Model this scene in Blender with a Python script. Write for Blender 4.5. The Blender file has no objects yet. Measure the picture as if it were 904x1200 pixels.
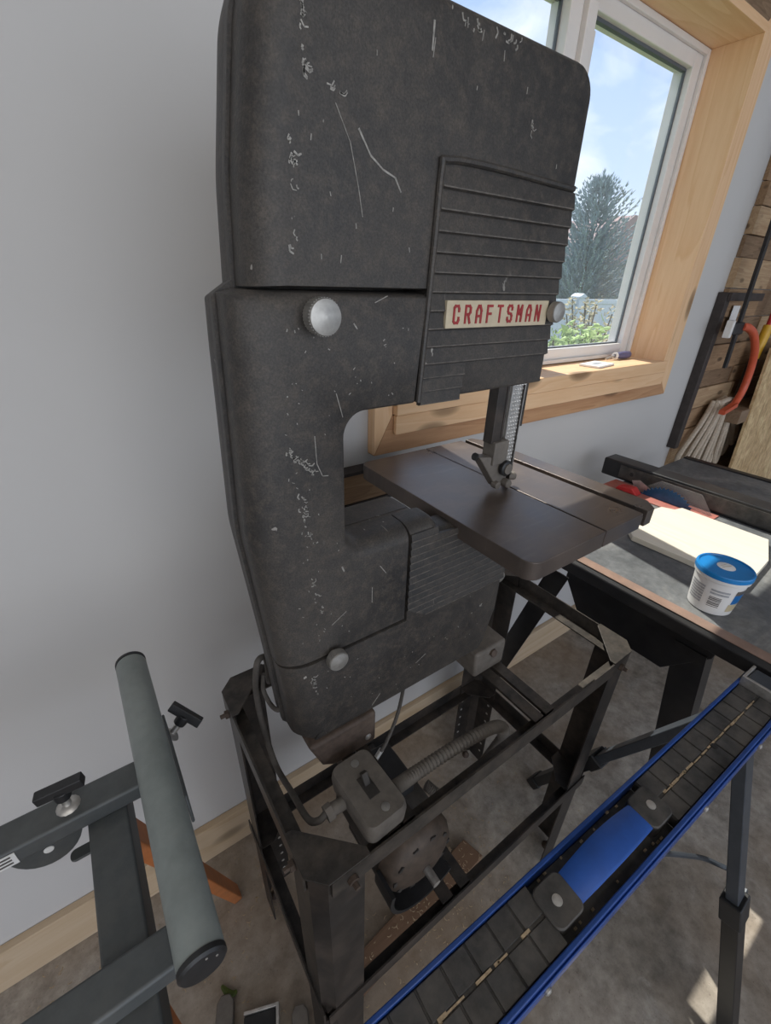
import bpy, bmesh, math, random
from mathutils import Vector, Matrix
random.seed(7)
D = bpy.data
SC = bpy.context.scene
COL = SC.collection
H = 1.42            # camera height above the floor; every z below is measured from camera level and shifted up by H
R = math.radians

# ------------------------------------------------------------------ camera
F_PX = 513.983
P_, R_, Y_ = R(27.669), R(-1.7236), R(35.678)
fw = Vector((math.sin(Y_)*math.cos(P_), math.cos(Y_)*math.cos(P_), -math.sin(P_)))
rt = Vector((math.cos(Y_), -math.sin(Y_), 0))
dn = fw.cross(rt)
rt2 = math.cos(R_)*rt + math.sin(R_)*dn
dn2 = -math.sin(R_)*rt + math.cos(R_)*dn
cd = D.cameras.new('camera'); cam = D.objects.new('camera', cd); COL.objects.link(cam)
m = Matrix.Identity(4)
for i in range(3):
    m[i][0] = rt2[i]; m[i][1] = -dn2[i]; m[i][2] = -fw[i]
m[2][3] = H
cam.matrix_world = m
cd.sensor_fit = 'HORIZONTAL'; cd.sensor_width = 36; cd.lens = F_PX*36/904
cd.clip_start = 0.01; cd.clip_end = 400
SC.camera = cam

# ------------------------------------------------------------------ sky, sun, lamps, exposure
W = D.worlds.new('sky'); SC.world = W; W.use_nodes = True
nt = W.node_tree; nt.nodes.clear()
def wn(t, **k):
    n = nt.nodes.new(t)
    for a, b in k.items(): setattr(n, a, b)
    return n
wo = wn('ShaderNodeOutputWorld'); wb = wn('ShaderNodeBackground')
tc = wn('ShaderNodeTexCoord'); sp = wn('ShaderNodeSeparateXYZ')
nt.links.new(tc.outputs['Generated'], sp.inputs[0])
gr = wn('ShaderNodeValToRGB')
gr.color_ramp.elements[0].position = 0.0; gr.color_ramp.elements[0].color = (0.66, 0.78, 0.95, 1)
gr.color_ramp.elements[1].position = 0.75; gr.color_ramp.elements[1].color = (0.11, 0.28, 0.74, 1)
nt.links.new(sp.outputs['Z'], gr.inputs[0])
mp = wn('ShaderNodeMapping'); mp.inputs['Scale'].default_value = (2.2, 2.2, 4.5); mp.inputs['Rotation'].default_value = (0.2, 0.5, 0.4)
nt.links.new(tc.outputs['Generated'], mp.inputs[0])
nz = wn('ShaderNodeTexNoise'); nz.inputs['Scale'].default_value = 1.5; nz.inputs['Detail'].default_value = 7; nz.inputs['Roughness'].default_value = 0.58
nz.inputs['Distortion'].default_value = 0.7
nt.links.new(mp.outputs[0], nz.inputs['Vector'])
cr = wn('ShaderNodeValToRGB'); cr.color_ramp.elements[0].position = 0.42; cr.color_ramp.elements[1].position = 0.70
nt.links.new(nz.outputs[0], cr.inputs[0])
mx = wn('ShaderNodeMixRGB'); mx.inputs[2].default_value = (0.88, 0.92, 0.97, 1)
nt.links.new(cr.outputs[0], mx.inputs[0]); nt.links.new(gr.outputs[0], mx.inputs[1])
nt.links.new(mx.outputs[0], wb.inputs[0]); wb.inputs[1].default_value = 1.35
nt.links.new(wb.outputs[0], wo.inputs[0])

def light(name, kind, energy, loc, direction, color=(1, 1, 1), size=None, size_y=None, angle=None):
    l = D.lights.new(name, kind); l.energy = energy; l.color = color
    if kind == 'AREA':
        l.shape = 'RECTANGLE'; l.size = size; l.size_y = size_y
    if angle is not None: l.angle = angle
    o = D.objects.new(name, l); COL.objects.link(o)
    o.location = loc
    o.rotation_euler = Vector(direction).to_track_quat('-Z', 'Y').to_euler()
    return o
SUN_EL = R(54.5)
light('sun', 'SUN', 6.6, (0, 6, 8), (-0.17*math.cos(SUN_EL), -math.cos(SUN_EL), -math.sin(SUN_EL)), (1, 0.95, 0.86), angle=R(0.55))
light('fill_behind_camera', 'AREA', 47, (-0.8, -3.4, 1.5), (0.10, 1, -0.02), (0.95, 0.97, 1.0), 4.2, 2.2)  # added area fill behind the camera, brightens the wall and saw; no door opening built
light('fill_overhead', 'AREA', 9, (-0.6, -0.9, 2.62), (0, 0.1, -1), (1, 0.96, 0.9), 2.4, 0.5)  # weak overhead fill, added to lift the room; there is no fixture
SC.view_settings.view_transform = 'Standard'; SC.view_settings.look = 'None'
SC.view_settings.exposure = 0.0; SC.view_settings.gamma = 1.0
SC.view_settings.use_curve_mapping = False
try:
    SC.cycles.use_denoising = True
    SC.cycles.sample_clamp_indirect = 6
    SC.cycles.max_bounces = 8; SC.cycles.transparent_max_bounces = 12
except Exception: pass

# ------------------------------------------------------------------ materials
def srgb(r, g, b):
    def c(v):
        v /= 255
        return v/12.92 if v <= 0.04045 else ((v+0.055)/1.055)**2.4
    return (c(r), c(g), c(b), 1)
class NT:
    def __init__(s, name):
        s.m = D.materials.new(name); s.m.use_nodes = True
        s.t = s.m.node_tree; s.b = s.t.nodes['Principled BSDF']; s.out = s.t.nodes['Material Output']
    def n(s, t, **k):
        n = s.t.nodes.new(t)
        for a, b in k.items(): setattr(n, a, b)
        return n
    def l(s, a, b): s.t.links.new(a, b)
    def coord(s, scale=(1, 1, 1), rot=(0, 0, 0), loc=(0, 0, 0)):
        c = s.n('ShaderNodeTexCoord'); mp = s.n('ShaderNodeMapping')
        mp.inputs['Scale'].default_value = scale; mp.inputs['Rotation'].default_value = rot; mp.inputs['Location'].default_value = loc
        s.l(c.outputs['Object'], mp.inputs[0]); return mp.outputs[0]
    def noise(s, vec, scale, detail=4, rough=0.55, dist=0.0):
        n = s.n('ShaderNodeTexNoise'); n.inputs['Scale'].default_value = scale; n.inputs['Detail'].default_value = detail
        n.inputs['Roughness'].default_value = rough; n.inputs['Distortion'].default_value = dist
        if vec is not None: s.l(vec, n.inputs['Vector'])
        return n.outputs[0]
    def ramp(s, fac, stops):
        r = s.n('ShaderNodeValToRGB'); e = r.color_ramp.elements
        e[0].position, e[0].color = stops[0]; e[1].position, e[1].color = stops[-1]
        for p, c in stops[1:-1]:
            x = e.new(p); x.color = c
        s.l(fac, r.inputs[0]); return r.outputs[0]
    def mix(s, fac, a, b, mode='MIX'):
        n = s.n('ShaderNodeMixRGB', blend_type=mode)
        for sock, v in ((n.inputs[0], fac), (n.inputs[1], a), (n.inputs[2], b)):
            if hasattr(v, 'is_linked'): s.l(v, sock)
            else: sock.default_value = v
        return n.outputs[0]
    def math(s, op, a, b=0.0):
        n = s.n('ShaderNodeMath', operation=op)
        for sock, v in ((n.inputs[0], a), (n.inputs[1], b)):
            if hasattr(v, 'is_linked'): s.l(v, sock)
            else: sock.default_value = v
        return n.outputs[0]
    def bump(s, h, strength=0.2, dist=0.002):
        b = s.n('ShaderNodeBump'); b.inputs['Strength'].default_value = strength; b.inputs['Distance'].default_value = dist
        s.l(h, b.inputs['Height']); s.l(b.outputs[0], s.b.inputs['Normal'])
    def set(s, color=None, rough=None, metal=None, spec=None):
        if color is not None:
            if hasattr(color, 'is_linked'): s.l(color, s.b.inputs['Base Color'])
            else: s.b.inputs['Base Color'].default_value = color
        if rough is not None:
            if hasattr(rough, 'is_linked'): s.l(rough, s.b.inputs['Roughness'])
            else: s.b.inputs['Roughness'].default_value = rough
        if metal is not None: s.b.inputs['Metallic'].default_value = metal
        if spec is not None: s.b.inputs['Specular IOR Level'].default_value = spec
        return s.m
BW = lambda v: (v, v, v, 1)

def mat_plain(name, c, rough=0.5, metal=0.0, var=0.15, scale=30, dust=0.0, dustc=(0.25, 0.19, 0.13, 1), spec=0.5):
    t = NT(name); v = t.coord()
    n = t.noise(v, scale, 5, 0.6)
    dark = tuple(x*(1-var) for x in c[:3])+(1,); lite = tuple(min(1, x*(1+var)) for x in c[:3])+(1,)
    col = t.ramp(n, [(0.3, dark), (0.7, lite)])
    if dust > 0:
        d = t.noise(v, scale*0.35, 6, 0.7)
        f = t.ramp(d, [(0.42, BW(0)), (0.75, BW(dust))])
        col = t.mix(f, col, dustc)
    t.bump(n, 0.12, 0.001)
    return t.set(col, rough, metal, spec)

def mat_wood(name, a, b, axis='x', scale=1.0, knots=True, rough=0.55, bump=0.15, ringscale=9):
    t = NT(name)
    s = {'x': (0.55, 7, 7), 'y': (7, 0.55, 7), 'z': (7, 7, 0.55)}[axis]
    v = t.coord(tuple(q*scale for q in s))
    big = t.noise(v, 1.2, 3, 0.5, 0.6)
    rings = t.math('FRACT', t.math('MULTIPLY', big, ringscale))
    rc = t.ramp(rings, [(0.0, a), (0.75, tuple(0.35*x+0.65*y for x, y in zip(a, b))), (0.92, b), (1.0, a)])
    fine = t.noise(t.coord(tuple(q*scale*6 for q in s)), 2.0, 5, 0.7)
    col = t.mix(0.45, rc, t.ramp(fine, [(0.3, b), (0.65, a)]))
    if knots:
        ks = {'x': (1.6, 4.2, 4.2), 'y': (4.2, 1.6, 4.2), 'z': (4.2, 4.2, 1.6)}[axis]
        vo = t.n('ShaderNodeTexVoronoi'); vo.inputs['Scale'].default_value = 2.3*scale
        t.l(t.coord(ks), vo.inputs['Vector'])
        kf = t.ramp(vo.outputs['Distance'], [(0.10, BW(0.9)), (0.17, BW(0.6)), (0.23, BW(0))])
        col = t.mix(kf, col, tuple(x*0.34 for x in b[:3])+(1,))
    t.bump(fine, bump, 0.001)
    return t.set(col, rough, 0, 0.35)

M = {}
# painted drywall
t = NT('wall_paint'); v = t.coord()
n = t.noise(v, 55, 4, 0.6); n2 = t.noise(v, 1.4, 3)
t.bump(n, 0.07, 0.0015); M['wall'] = t.set(t.ramp(n2, [(0.3, (0.545, 0.53, 0.515, 1)), (0.7, (0.585, 0.57, 0.555, 1))]), 0.75, 0, 0.25)
# concrete
t = NT('concrete'); v = t.coord()
n1 = t.noise(v, 3.0, 8, 0.62, 0.4); n2 = t.noise(v, 28, 6, 0.7); n3 = t.noise(v, 1.3, 4, 0.6)
c1 = t.ramp(n1, [(0.3, (0.22, 0.19, 0.155, 1)), (0.5, (0.34, 0.305, 0.265, 1)), (0.72, (0.45, 0.42, 0.38, 1))])
n4 = t.noise(v, 9, 7, 0.75, 1.2); n5 = t.noise(v, 140, 4, 0.7)
c2 = t.mix(0.75, c1, t.ramp(n2, [(0.3, BW(0.22)), (0.7, BW(0.72))]), 'OVERLAY')
c2 = t.mix(t.ramp(n4, [(0.58, BW(0)), (0.70, BW(0.45))]), c2, (0.50, 0.48, 0.45, 1))
c3 = t.mix(t.ramp(n3, [(0.42, BW(0)), (0.66, BW(0.75))]), c2, (0.24, 0.165, 0.10, 1))
c3 = t.mix(t.ramp(n5, [(0.62, BW(0)), (0.70, BW(0.6))]), c3, (0.13, 0.10, 0.075, 1))
t.bump(n2, 0.25, 0.002); M['concrete'] = t.set(c3, 0.62, 0, 0.4)
# chipped black wrinkle paint of the saw
t = NT('saw_black_paint'); v = t.coord()
g = t.noise(v, 420, 3, 0.6); d1 = t.noise(v, 5, 6, 0.65); d2 = t.noise(v, 90, 5, 0.7)
base = t.ramp(d1, [(0.35, (0.024, 0.0225, 0.022, 1)), (0.68, (0.060, 0.053, 0.047, 1))])
base = t.mix(t.ramp(d2, [(0.46, BW(0)), (0.72, BW(0.5))]), base, (0.105, 0.085, 0.066, 1))
base = t.mix(0.5, base, t.ramp(t.noise(v, 520, 3, 0.7), [(0.35, BW(0.25)), (0.65, BW(0.78))]), 'OVERLAY')
ch = t.noise(t.coord((1, 1, 0.55), (0, 0.5, 0)), 70, 3, 0.6)
zone = t.noise(v, 6, 2)
chips = t.math('MULTIPLY', t.ramp(ch, [(0.705, BW(0)), (0.72, BW(1))]), t.ramp(zone, [(0.45, BW(0)), (0.55, BW(1))]))
base = t.mix(chips, base, (0.33, 0.31, 0.28, 1))
sc = t.noise(t.coord((30, 3, 1.2), (0, 0.35, 0)), 6, 2, 0.5)
base = t.mix(t.ramp(sc, [(0.745, BW(0)), (0.76, BW(0.5))]), base, (0.25, 0.22, 0.19, 1))
t.bump(g, 0.4, 0.0008)
M['saw'] = t.set(base, t.ramp(d1, [(0.3, BW(0.42)), (0.7, BW(0.62))]), 0.0, 0.45)
M['worn'] = mat_plain('worn_paint_edge', (0.105, 0.092, 0.08, 1), 0.55, 0, 0.5, 120)
M['chip'] = mat_plain('bare_metal_scratch', (0.29, 0.275, 0.25, 1), 0.5, 0.2, 0.35, 300)
M['iron'] = None
t = NT('cast_iron_top'); v = t.coord()
n1 = t.noise(v, 7, 7, 0.65); n2 = t.noise(t.coord((1, 8, 1), (0, 0, 0.4)), 14, 4, 0.6)
c = t.ramp(n1, [(0.3, (0.085, 0.073, 0.068, 1)), (0.55, (0.13, 0.104, 0.09, 1)), (0.75, (0.20, 0.16, 0.135, 1))])
c = t.mix(t.ramp(n2, [(0.55, BW(0)), (0.75, BW(0.35))]), c, (0.20, 0.17, 0.15, 1))
t.bump(n1, 0.1, 0.001); M['iron'] = t.set(c, t.ramp(n1, [(0.3, BW(0.26)), (0.7, BW(0.42))]), 0.45, 0.5)
M['stand'] = mat_plain('stand_black_steel', (0.022, 0.020, 0.019, 1), 0.42, 0.2, 0.4, 40, 0.55, (0.13, 0.10, 0.08, 1))
M['standtop'] = mat_plain('worn_dusty_steel', (0.045, 0.040, 0.036, 1), 0.45, 0.3, 0.4, 60, 0.6, (0.16, 0.13, 0.105, 1))
M['rust'] = mat_plain('rusty_steel', (0.075, 0.052, 0.04, 1), 0.7, 0.1, 0.4, 60, 0.5, (0.17, 0.13, 0.10, 1))
M['black'] = mat_plain('black_plastic', (0.016, 0.016, 0.017, 1), 0.45, 0, 0.25, 60)
M['tsblack'] = mat_plain('table_saw_black_steel', (0.014, 0.014, 0.016, 1), 0.38, 0.1, 0.3, 30, 0.25, (0.08, 0.07, 0.06, 1))
M['chrome'] = mat_plain('turned_aluminium', (0.40, 0.385, 0.36, 1), 0.42, 0.7, 0.15, 120)
M['steel'] = mat_plain('bright_steel', (0.55, 0.53, 0.50, 1), 0.38, 0.8, 0.2, 90)
M['greydust'] = mat_plain('dusty_grey_metal', (0.13, 0.115, 0.10, 1), 0.72, 0.0, 0.22, 60, 0.5, (0.22, 0.185, 0.15, 1))
M['motor'] = mat_plain('motor_grimy_black', (0.03, 0.027, 0.025, 1), 0.6, 0.1, 0.4, 40, 0.6, (0.12, 0.10, 0.08, 1))
M['copper'] = mat_plain('brown_motor_ring', (0.075, 0.053, 0.038, 1), 0.6, 0.2, 0.3, 60)
M['cord'] = mat_plain('dusty_rubber_cord', (0.085, 0.075, 0.066, 1), 0.75, 0, 0.2, 80)
M['standgrey'] = mat_plain('mitre_stand_grey', (0.075, 0.082, 0.084, 1), 0.48, 0.1, 0.12, 60, 0.25, (0.2, 0.19, 0.17, 1))
M['roller'] = mat_plain('roller_grey_paint', (0.21, 0.235, 0.225, 1), 0.42, 0.1, 0.12, 40, 0.3, (0.32, 0.33, 0.31, 1))
M['orange'] = mat_plain('orange_steel', (0.50, 0.16, 0.045, 1), 0.5, 0, 0.15, 30, 0.3, (0.35, 0.2, 0.1, 1))
M['blue'] = mat_plain('sawhorse_blue_steel', (0.012, 0.055, 0.24, 1), 0.33, 0.1, 0.2, 30, 0.15, (0.1, 0.12, 0.2, 1))
M['bluestrap'] = mat_plain('blue_plastic_handle', (0.018, 0.085, 0.36, 1), 0.42, 0, 0.12, 40)
M['shblack'] = mat_plain('sawhorse_black_plastic', (0.040, 0.038, 0.036, 1), 0.6, 0, 0.6, 40, 0.75, (0.15, 0.13, 0.11, 1))
M['legblack'] = mat_plain('leg_black_steel', (0.012, 0.012, 0.013, 1), 0.35, 0.1, 0.2, 30)
M['leggrey'] = mat_plain('leg_grey_steel', (0.055, 0.063, 0.075, 1), 0.4, 0.2, 0.15, 30)
M['dust'] = mat_plain('sawdust', (0.40, 0.30, 0.19, 1), 0.9, 0, 0.35, 200)
M['pine'] = mat_wood('pine_trim', (0.83, 0.565, 0.345, 1), (0.71, 0.425, 0.22, 1), 'x')
M['pinez'] = mat_wood('pine_jamb', (0.83, 0.565, 0.345, 1), (0.71, 0.425, 0.22, 1), 'z')
M['pinered'] = mat_wood('pine_apron', (0.55, 0.32, 0.17, 1), (0.37, 0.18, 0.085, 1), 'x')
M['pinepale'] = mat_wood('pale_board', (0.74, 0.695, 0.60, 1), (0.70, 0.625, 0.50, 1), 'y', 1.0, False)
M['base'] = mat_wood('pine_base_plank', (0.60, 0.47, 0.33, 1), (0.50, 0.36, 0.22, 1), 'x', 0.8)
M['brownplank'] = mat_wood('stained_plank', (0.20, 0.12, 0.075, 1), (0.13, 0.075, 0.045, 1), 'x', 1.0, False)
M['rustic'] = mat_wood('rustic_planks', (0.40, 0.26, 0.15, 1), (0.22, 0.13, 0.07, 1), 'x', 2.2, True, 0.7, 0.4)
M['rustic2'] = mat_wood('rustic_planks_pale', (0.50, 0.36, 0.22, 1), (0.33, 0.20, 0.11, 1), 'x', 2.0, True, 0.7, 0.4)
M['rustic3'] = mat_wood('rustic_planks_dark', (0.27, 0.18, 0.11, 1), (0.15, 0.09, 0.05, 1), 'x', 2.4, True, 0.7, 0.4)
M['shelf'] = mat_wood('shelf_wood', (0.30, 0.21, 0.14, 1), (0.20, 0.13, 0.08, 1), 'x', 1.0, False)
t = NT('strand_board'); v = t.coord((1, 1, 1), (0.3, 0.6, 0.2))
vo = t.n('ShaderNodeTexVoronoi'); vo.inputs['Scale'].default_value = 34; t.l(t.coord((1, 1, 0.45), (0, 0.5, 0)), vo.inputs['Vector'])
M['osb'] = t.set(t.mix(0.4, t.ramp(t.noise(v, 14, 5, 0.7, 0.8), [(0.3, (0.42, 0.27, 0.13, 1)), (0.7, (0.74, 0.55, 0.31, 1))]), t.ramp(t.noise(t.coord((1, 1, 0.3), (0, 0.6, 0)), 60, 4, 0.7), [(0.35, BW(0.15)), (0.65, BW(0.85))]), 'OVERLAY'), 0.7)
M['vinyl'] = mat_plain('white_vinyl', (0.74, 0.71, 0.68, 1), 0.4, 0, 0.03, 10)
M['gasket'] = mat_plain('grey_gasket', (0.10, 0.11, 0.12, 1), 0.6, 0, 0.1, 10)
M['ivory'] = mat_plain('ivory_nameplate', (0.52, 0.44, 0.31, 1), 0.42, 0, 0.1, 60)
M['red'] = mat_plain('red_lettering', (0.30, 0.020, 0.022, 1), 0.45, 0, 0.12, 60)
M['redplastic'] = mat_plain('red_plastic', (0.50, 0.03, 0.03, 1), 0.4, 0, 0.1, 60)
M['redinsert'] = mat_plain('faded_red_insert', (0.42, 0.13, 0.10, 1), 0.5, 0, 0.2, 60, 0.4, (0.3, 0.25, 0.22, 1))
M['bladeblue'] = mat_plain('blue_coated_blade', (0.02, 0.075, 0.17, 1), 0.4, 0.3, 0.2, 60)
t = NT('dusty_table_top'); v = t.coord()
n1 = t.noise(v, 6, 8, 0.7, 0.6); n2 = t.noise(v, 60, 5, 0.7)
c = t.ramp(n1, [(0.3, (0.07, 0.075, 0.08, 1)), (0.5, (0.13, 0.135, 0.14, 1)), (0.7, (0.24, 0.235, 0.22, 1))])
c = t.mix(0.4, c, t.ramp(n2, [(0.3, BW(0.2)), (0.7, BW(0.8))]), 'OVERLAY')
t.bump(n2, 0.15, 0.001); M['tstop'] = t.set(c, 0.55, 0.0, 0.45)
M['tsedge'] = mat_plain('brown_edge_strip', (0.26, 0.17, 0.13, 1), 0.5, 0.1, 0.2, 30, 0.3, (0.22, 0.18, 0.16, 1))
M['tubwhite'] = mat_plain('white_tub_plastic', (0.72, 0.71, 0.70, 1), 0.35, 0, 0.03, 20)
M['tubblue'] = mat_plain('blue_lid_plastic', (0.012, 0.20, 0.52, 1), 0.32, 0, 0.08, 20)
M['labeldark'] = mat_plain('label_dark_print', (0.10, 0.09, 0.085, 1), 0.5, 0, 0.1, 50)
M['labelgrey'] = mat_plain('label_grey_print', (0.34, 0.35, 0.37, 1), 0.5, 0, 0.25, 250)
M['labelblue'] = mat_plain('label_blue_print', (0.01, 0.13, 0.38, 1), 0.4, 0, 0.1, 50)
M['labeltan'] = mat_plain('label_tan_print', (0.50, 0.42, 0.27, 1), 0.4, 0, 0.1, 50)
M['paper'] = mat_plain('white_paper', (0.75, 0.74, 0.72, 1), 0.6, 0, 0.04, 50)
M['rope'] = mat_plain('cotton_rope', (0.52, 0.44, 0.35, 1), 0.85, 0, 0.2, 150)
M['hose'] = mat_plain('orange_red_hose', (0.62, 0.11, 0.05, 1), 0.4, 0, 0.1, 40)
M['yellow'] = mat_plain('yellow_plastic', (0.70, 0.40, 0.03, 1), 0.4, 0, 0.1, 40)
M['navy'] = mat_plain('navy_grip', (0.03, 0.035, 0.075, 1), 0.45, 0, 0.2, 40)
M['purple'] = mat_plain('violet_grip', (0.11, 0.11, 0.22, 1), 0.4, 0, 0.15, 60)
M['leafg'] = mat_plain('green_leaf', (0.07, 0.10, 0.015, 1), 0.6, 0, 0.3, 60)
M['darkframe'] = mat_plain('dark_brown_metal', (0.045, 0.036, 0.033, 1), 0.5, 0.1, 0.3, 40)
M['spruce'] = mat_plain('blue_spruce_needles', (0.25, 0.315, 0.32, 1), 0.8, 0, 0.35, 4)
M['bark'] = mat_plain('bark', (0.09, 0.065, 0.045, 1), 0.9, 0, 0.3, 20)
M['fence'] = mat_plain('white_vinyl_fence', (0.66, 0.68, 0.70, 1), 0.5, 0, 0.03, 5)
M['shrub'] = mat_plain('shrub_leaves', (0.30, 0.42, 0.12, 1), 0.6, 0, 0.35, 8)
M['shrub2'] = mat_plain('tan_twig_leaves', (0.42, 0.36, 0.20, 1), 0.7, 0, 0.3, 8)
M['lawn'] = mat_plain('lawn', (0.10, 0.16, 0.05, 1), 0.9, 0, 0.4, 3)
M['roof'] = mat_plain('pinkish_roof_shingles', (0.34, 0.24, 0.22, 1), 0.8, 0, 0.2, 12)
M['siding'] = mat_plain('pale_siding', (0.40, 0.36, 0.34, 1), 0.7, 0, 0.1, 4)
M['brick'] = mat_plain('weathered_ceiling_paint', (0.62, 0.60, 0.58, 1), 0.8, 0, 0.1, 4)
# window pane: clear glass with a little dust
t = NT('window_glass'); t.t.nodes.remove(t.b)
tr = t.n('ShaderNodeBsdfTransparent'); tr.inputs[0].default_value = (0.97, 0.985, 0.985, 1)
gl = t.n('ShaderNodeBsdfGlossy'); gl.inputs['Roughness'].default_value = 0.02
df = t.n('ShaderNodeBsdfTranslucent'); df.inputs[0].default_value = (0.9, 0.92, 0.95, 1)
m1 = t.n('ShaderNodeMixShader'); m2 = t.n('ShaderNodeMixShader')
m1.inputs[0].default_value = 0.04; t.l(tr.outputs[0], m1.inputs[1]); t.l(gl.outputs[0], m1.inputs[2])
dn_ = t.noise(t.coord((1, 1, 1)), 3.0, 6, 0.6)
t.l(t.ramp(dn_, [(0.3, BW(0.015)), (0.7, BW(0.035))]), m2.inputs[0]); t.l(m1.outputs[0], m2.inputs[1]); t.l(df.outputs[0], m2.inputs[2])
t.l(m2.outputs[0], t.out.inputs[0]); M['glass'] = t.m
# scuffed clear plastic
t = NT('clear_plastic'); t.t.nodes.remove(t.b)
tr = t.n('ShaderNodeBsdfTransparent'); tr.inputs[0].default_value = (0.85, 0.85, 0.86, 1)
df = t.n('ShaderNodeBsdfDiffuse'); df.inputs[0].default_value = (0.5, 0.48, 0.46, 1)
m1 = t.n('ShaderNodeMixShader'); m1.inputs[0].default_value = 0.25
t.l(tr.outputs[0], m1.inputs[1]); t.l(df.outputs[0], m1.inputs[2]); t.l(m1.outputs[0], t.out.inputs[0]); M['clear'] = t.m

# ------------------------------------------------------------------ mesh builder (camera-level z; build() moves to the floor datum)
ORG = {}
class MB:
    def __init__(s): s.v = []; s.f = []; s.mi = []; s.cur = 0
    def add(s, vs, fs):
        o = len(s.v); s.v += [Vector(p) for p in vs]
        for f in fs: s.f.append([o+i for i in f]); s.mi.append(s.cur)
        return s
    def box(s, x0, x1, y0, y1, z0, z1, mat=None):
        vs = [Vector((x, y, z)) for z in (z0, z1) for y in (y0, y1) for x in (x0, x1)]
        if mat: vs = [mat @ p for p in vs]
        return s.add(vs, [(0, 2, 3, 1), (4, 5, 7, 6), (0, 1, 5, 4), (2, 6, 7, 3), (0, 4, 6, 2), (1, 3, 7, 5)])
    def frame(s, p0, p1, up=(0, 0, 1)):
        p0 = Vector(p0); p1 = Vector(p1); d = (p1-p0).normalized()
        u = Vector(up)
        if abs(d.dot(u)) > 0.98: u = Vector((0, 1, 0))
        a = d.cross(u).normalized(); b = a.cross(d).normalized()
        return p0, p1, d, a, b
    def bar(s, p0, p1, w, h, up=(0, 0, 1)):
        p0, p1, d, a, b = s.frame(p0, p1, up)
        vs = [p + a*x + b*y for p in (p0, p1) for x, y in ((-w/2, -h/2), (w/2, -h/2), (w/2, h/2), (-w/2, h/2))]
        return s.add(vs, [(3, 2, 1, 0), (4, 5, 6, 7), (0, 1, 5, 4), (1, 2, 6, 5), (2, 3, 7, 6), (3, 0, 4, 7)])
    def cyl(s, p0, p1, r, n=24, r1=None, cap=True):
        p0, p1, d, a, b = s.frame(p0, p1); r1 = r if r1 is None else r1
        o = [(math.cos(2*math.pi*i/n), math.sin(2*math.pi*i/n)) for i in range(n)]
        vs = [p0 + (a*c+b*q)*r for c, q in o] + [p1 + (a*c+b*q)*r1 for c, q in o]
        fs = [(i, (i+1) % n, n+(i+1) % n, n+i) for i in range(n)]
        if cap: fs += [tuple(range(n-1, -1, -1)), tuple(range(n, 2*n))]
        return s.add(vs, fs)
    def lathe(s, p0, axis, prof, n=32):
        # prof: (distance along axis, radius)
        p0 = Vector(p0); _, _, d, a, b = s.frame(p0, p0+Vector(axis))
        vs = []
        for h, r in prof:
            for i in range(n):
                an = 2*math.pi*i/n; vs.append(p0 + d*h + (a*math.cos(an)+b*math.sin(an))*r)
        fs = [(k*n+i, k*n+(i+1) % n, (k+1)*n+(i+1) % n, (k+1)*n+i) for k in range(len(prof)-1) for i in range(n)]
        fs += [tuple(range(n-1, -1, -1)), tuple((len(prof)-1)*n+i for i in range(n))]
        return s.add(vs, fs)
    def tube(s, pts, r, n=10, smooth=6, rad=None):
        P = [Vector(p) for p in pts]
        if smooth and len(P) > 2:
            Q = []
            for i in range(len(P)-1):
                a, b, c, d = P[max(i-1, 0)], P[i], P[i+1], P[min(i+2, len(P)-1)]
                for k in range(smooth):
                    u = k/smooth
                    Q.append(0.5*((2*b)+(c-a)*u+(2*a-5*b+4*c-d)*u*u+(3*b-a-3*c+d)*u**3))
            Q.append(P[-1]); P = Q
        N = len(P); vs = []; ref = None
        for i, p in enumerate(P):
            d = (P[min(i+1, N-1)]-P[max(i-1, 0)]).normalized()
            if ref is None:
                ref = d.orthogonal().normalized()
            ref = (ref - d*ref.dot(d)).normalized(); b = d.cross(ref)
            rr = r if rad is None else rad(i/(N-1))
            for k in range(n):
                an = 2*math.pi*k/n; vs.append(p+(ref*math.cos(an)+b*math.sin(an))*rr)
        fs = [(i*n+k, i*n+(k+1) % n, (i+1)*n+(k+1) % n, (i+1)*n+k) for i in range(N-1) for k in range(n)]
        fs += [tuple(range(n-1, -1, -1)), tuple((N-1)*n+k for k in range(n))]
        return s.add(vs, fs)
    def prism(s, poly, axis, a, b):
        # poly in the two other axes (cyclic order), extruded along axis from a to b
        def mk(u, w, h): return {'x': (h, u, w), 'y': (u, h, w), 'z': (u, w, h)}[axis]
        n = len(poly)
        vs = [mk(u, w, a) for u, w in poly]+[mk(u, w, b) for u, w in poly]
        fs = [(i, (i+1) % n, n+(i+1) % n, n+i) for i in range(n)]+[tuple(range(n-1, -1, -1)), tuple(range(n, 2*n))]
        return s.add(vs, fs)
    def angle(s, p0, p1, u, w, wu, ww, t=0.003):
        # steel angle: heel line p0-p1, flanges along u (width wu) and w (width ww)
        p0 = Vector(p0); p1 = Vector(p1); u = Vector(u); w = Vector(w)
        sec = [(0, 0), (wu, 0), (wu, t), (t, t), (t, ww), (0, ww)]
        vs = [p+u*a+w*b for p in (p0, p1) for a, b in sec]; n = 6
        fs = [(i, (i+1) % n, n+(i+1) % n, n+i) for i in range(n)]+[tuple(range(n-1, -1, -1)), tuple(range(n, 2*n))]
        return s.add(vs, fs)
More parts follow.
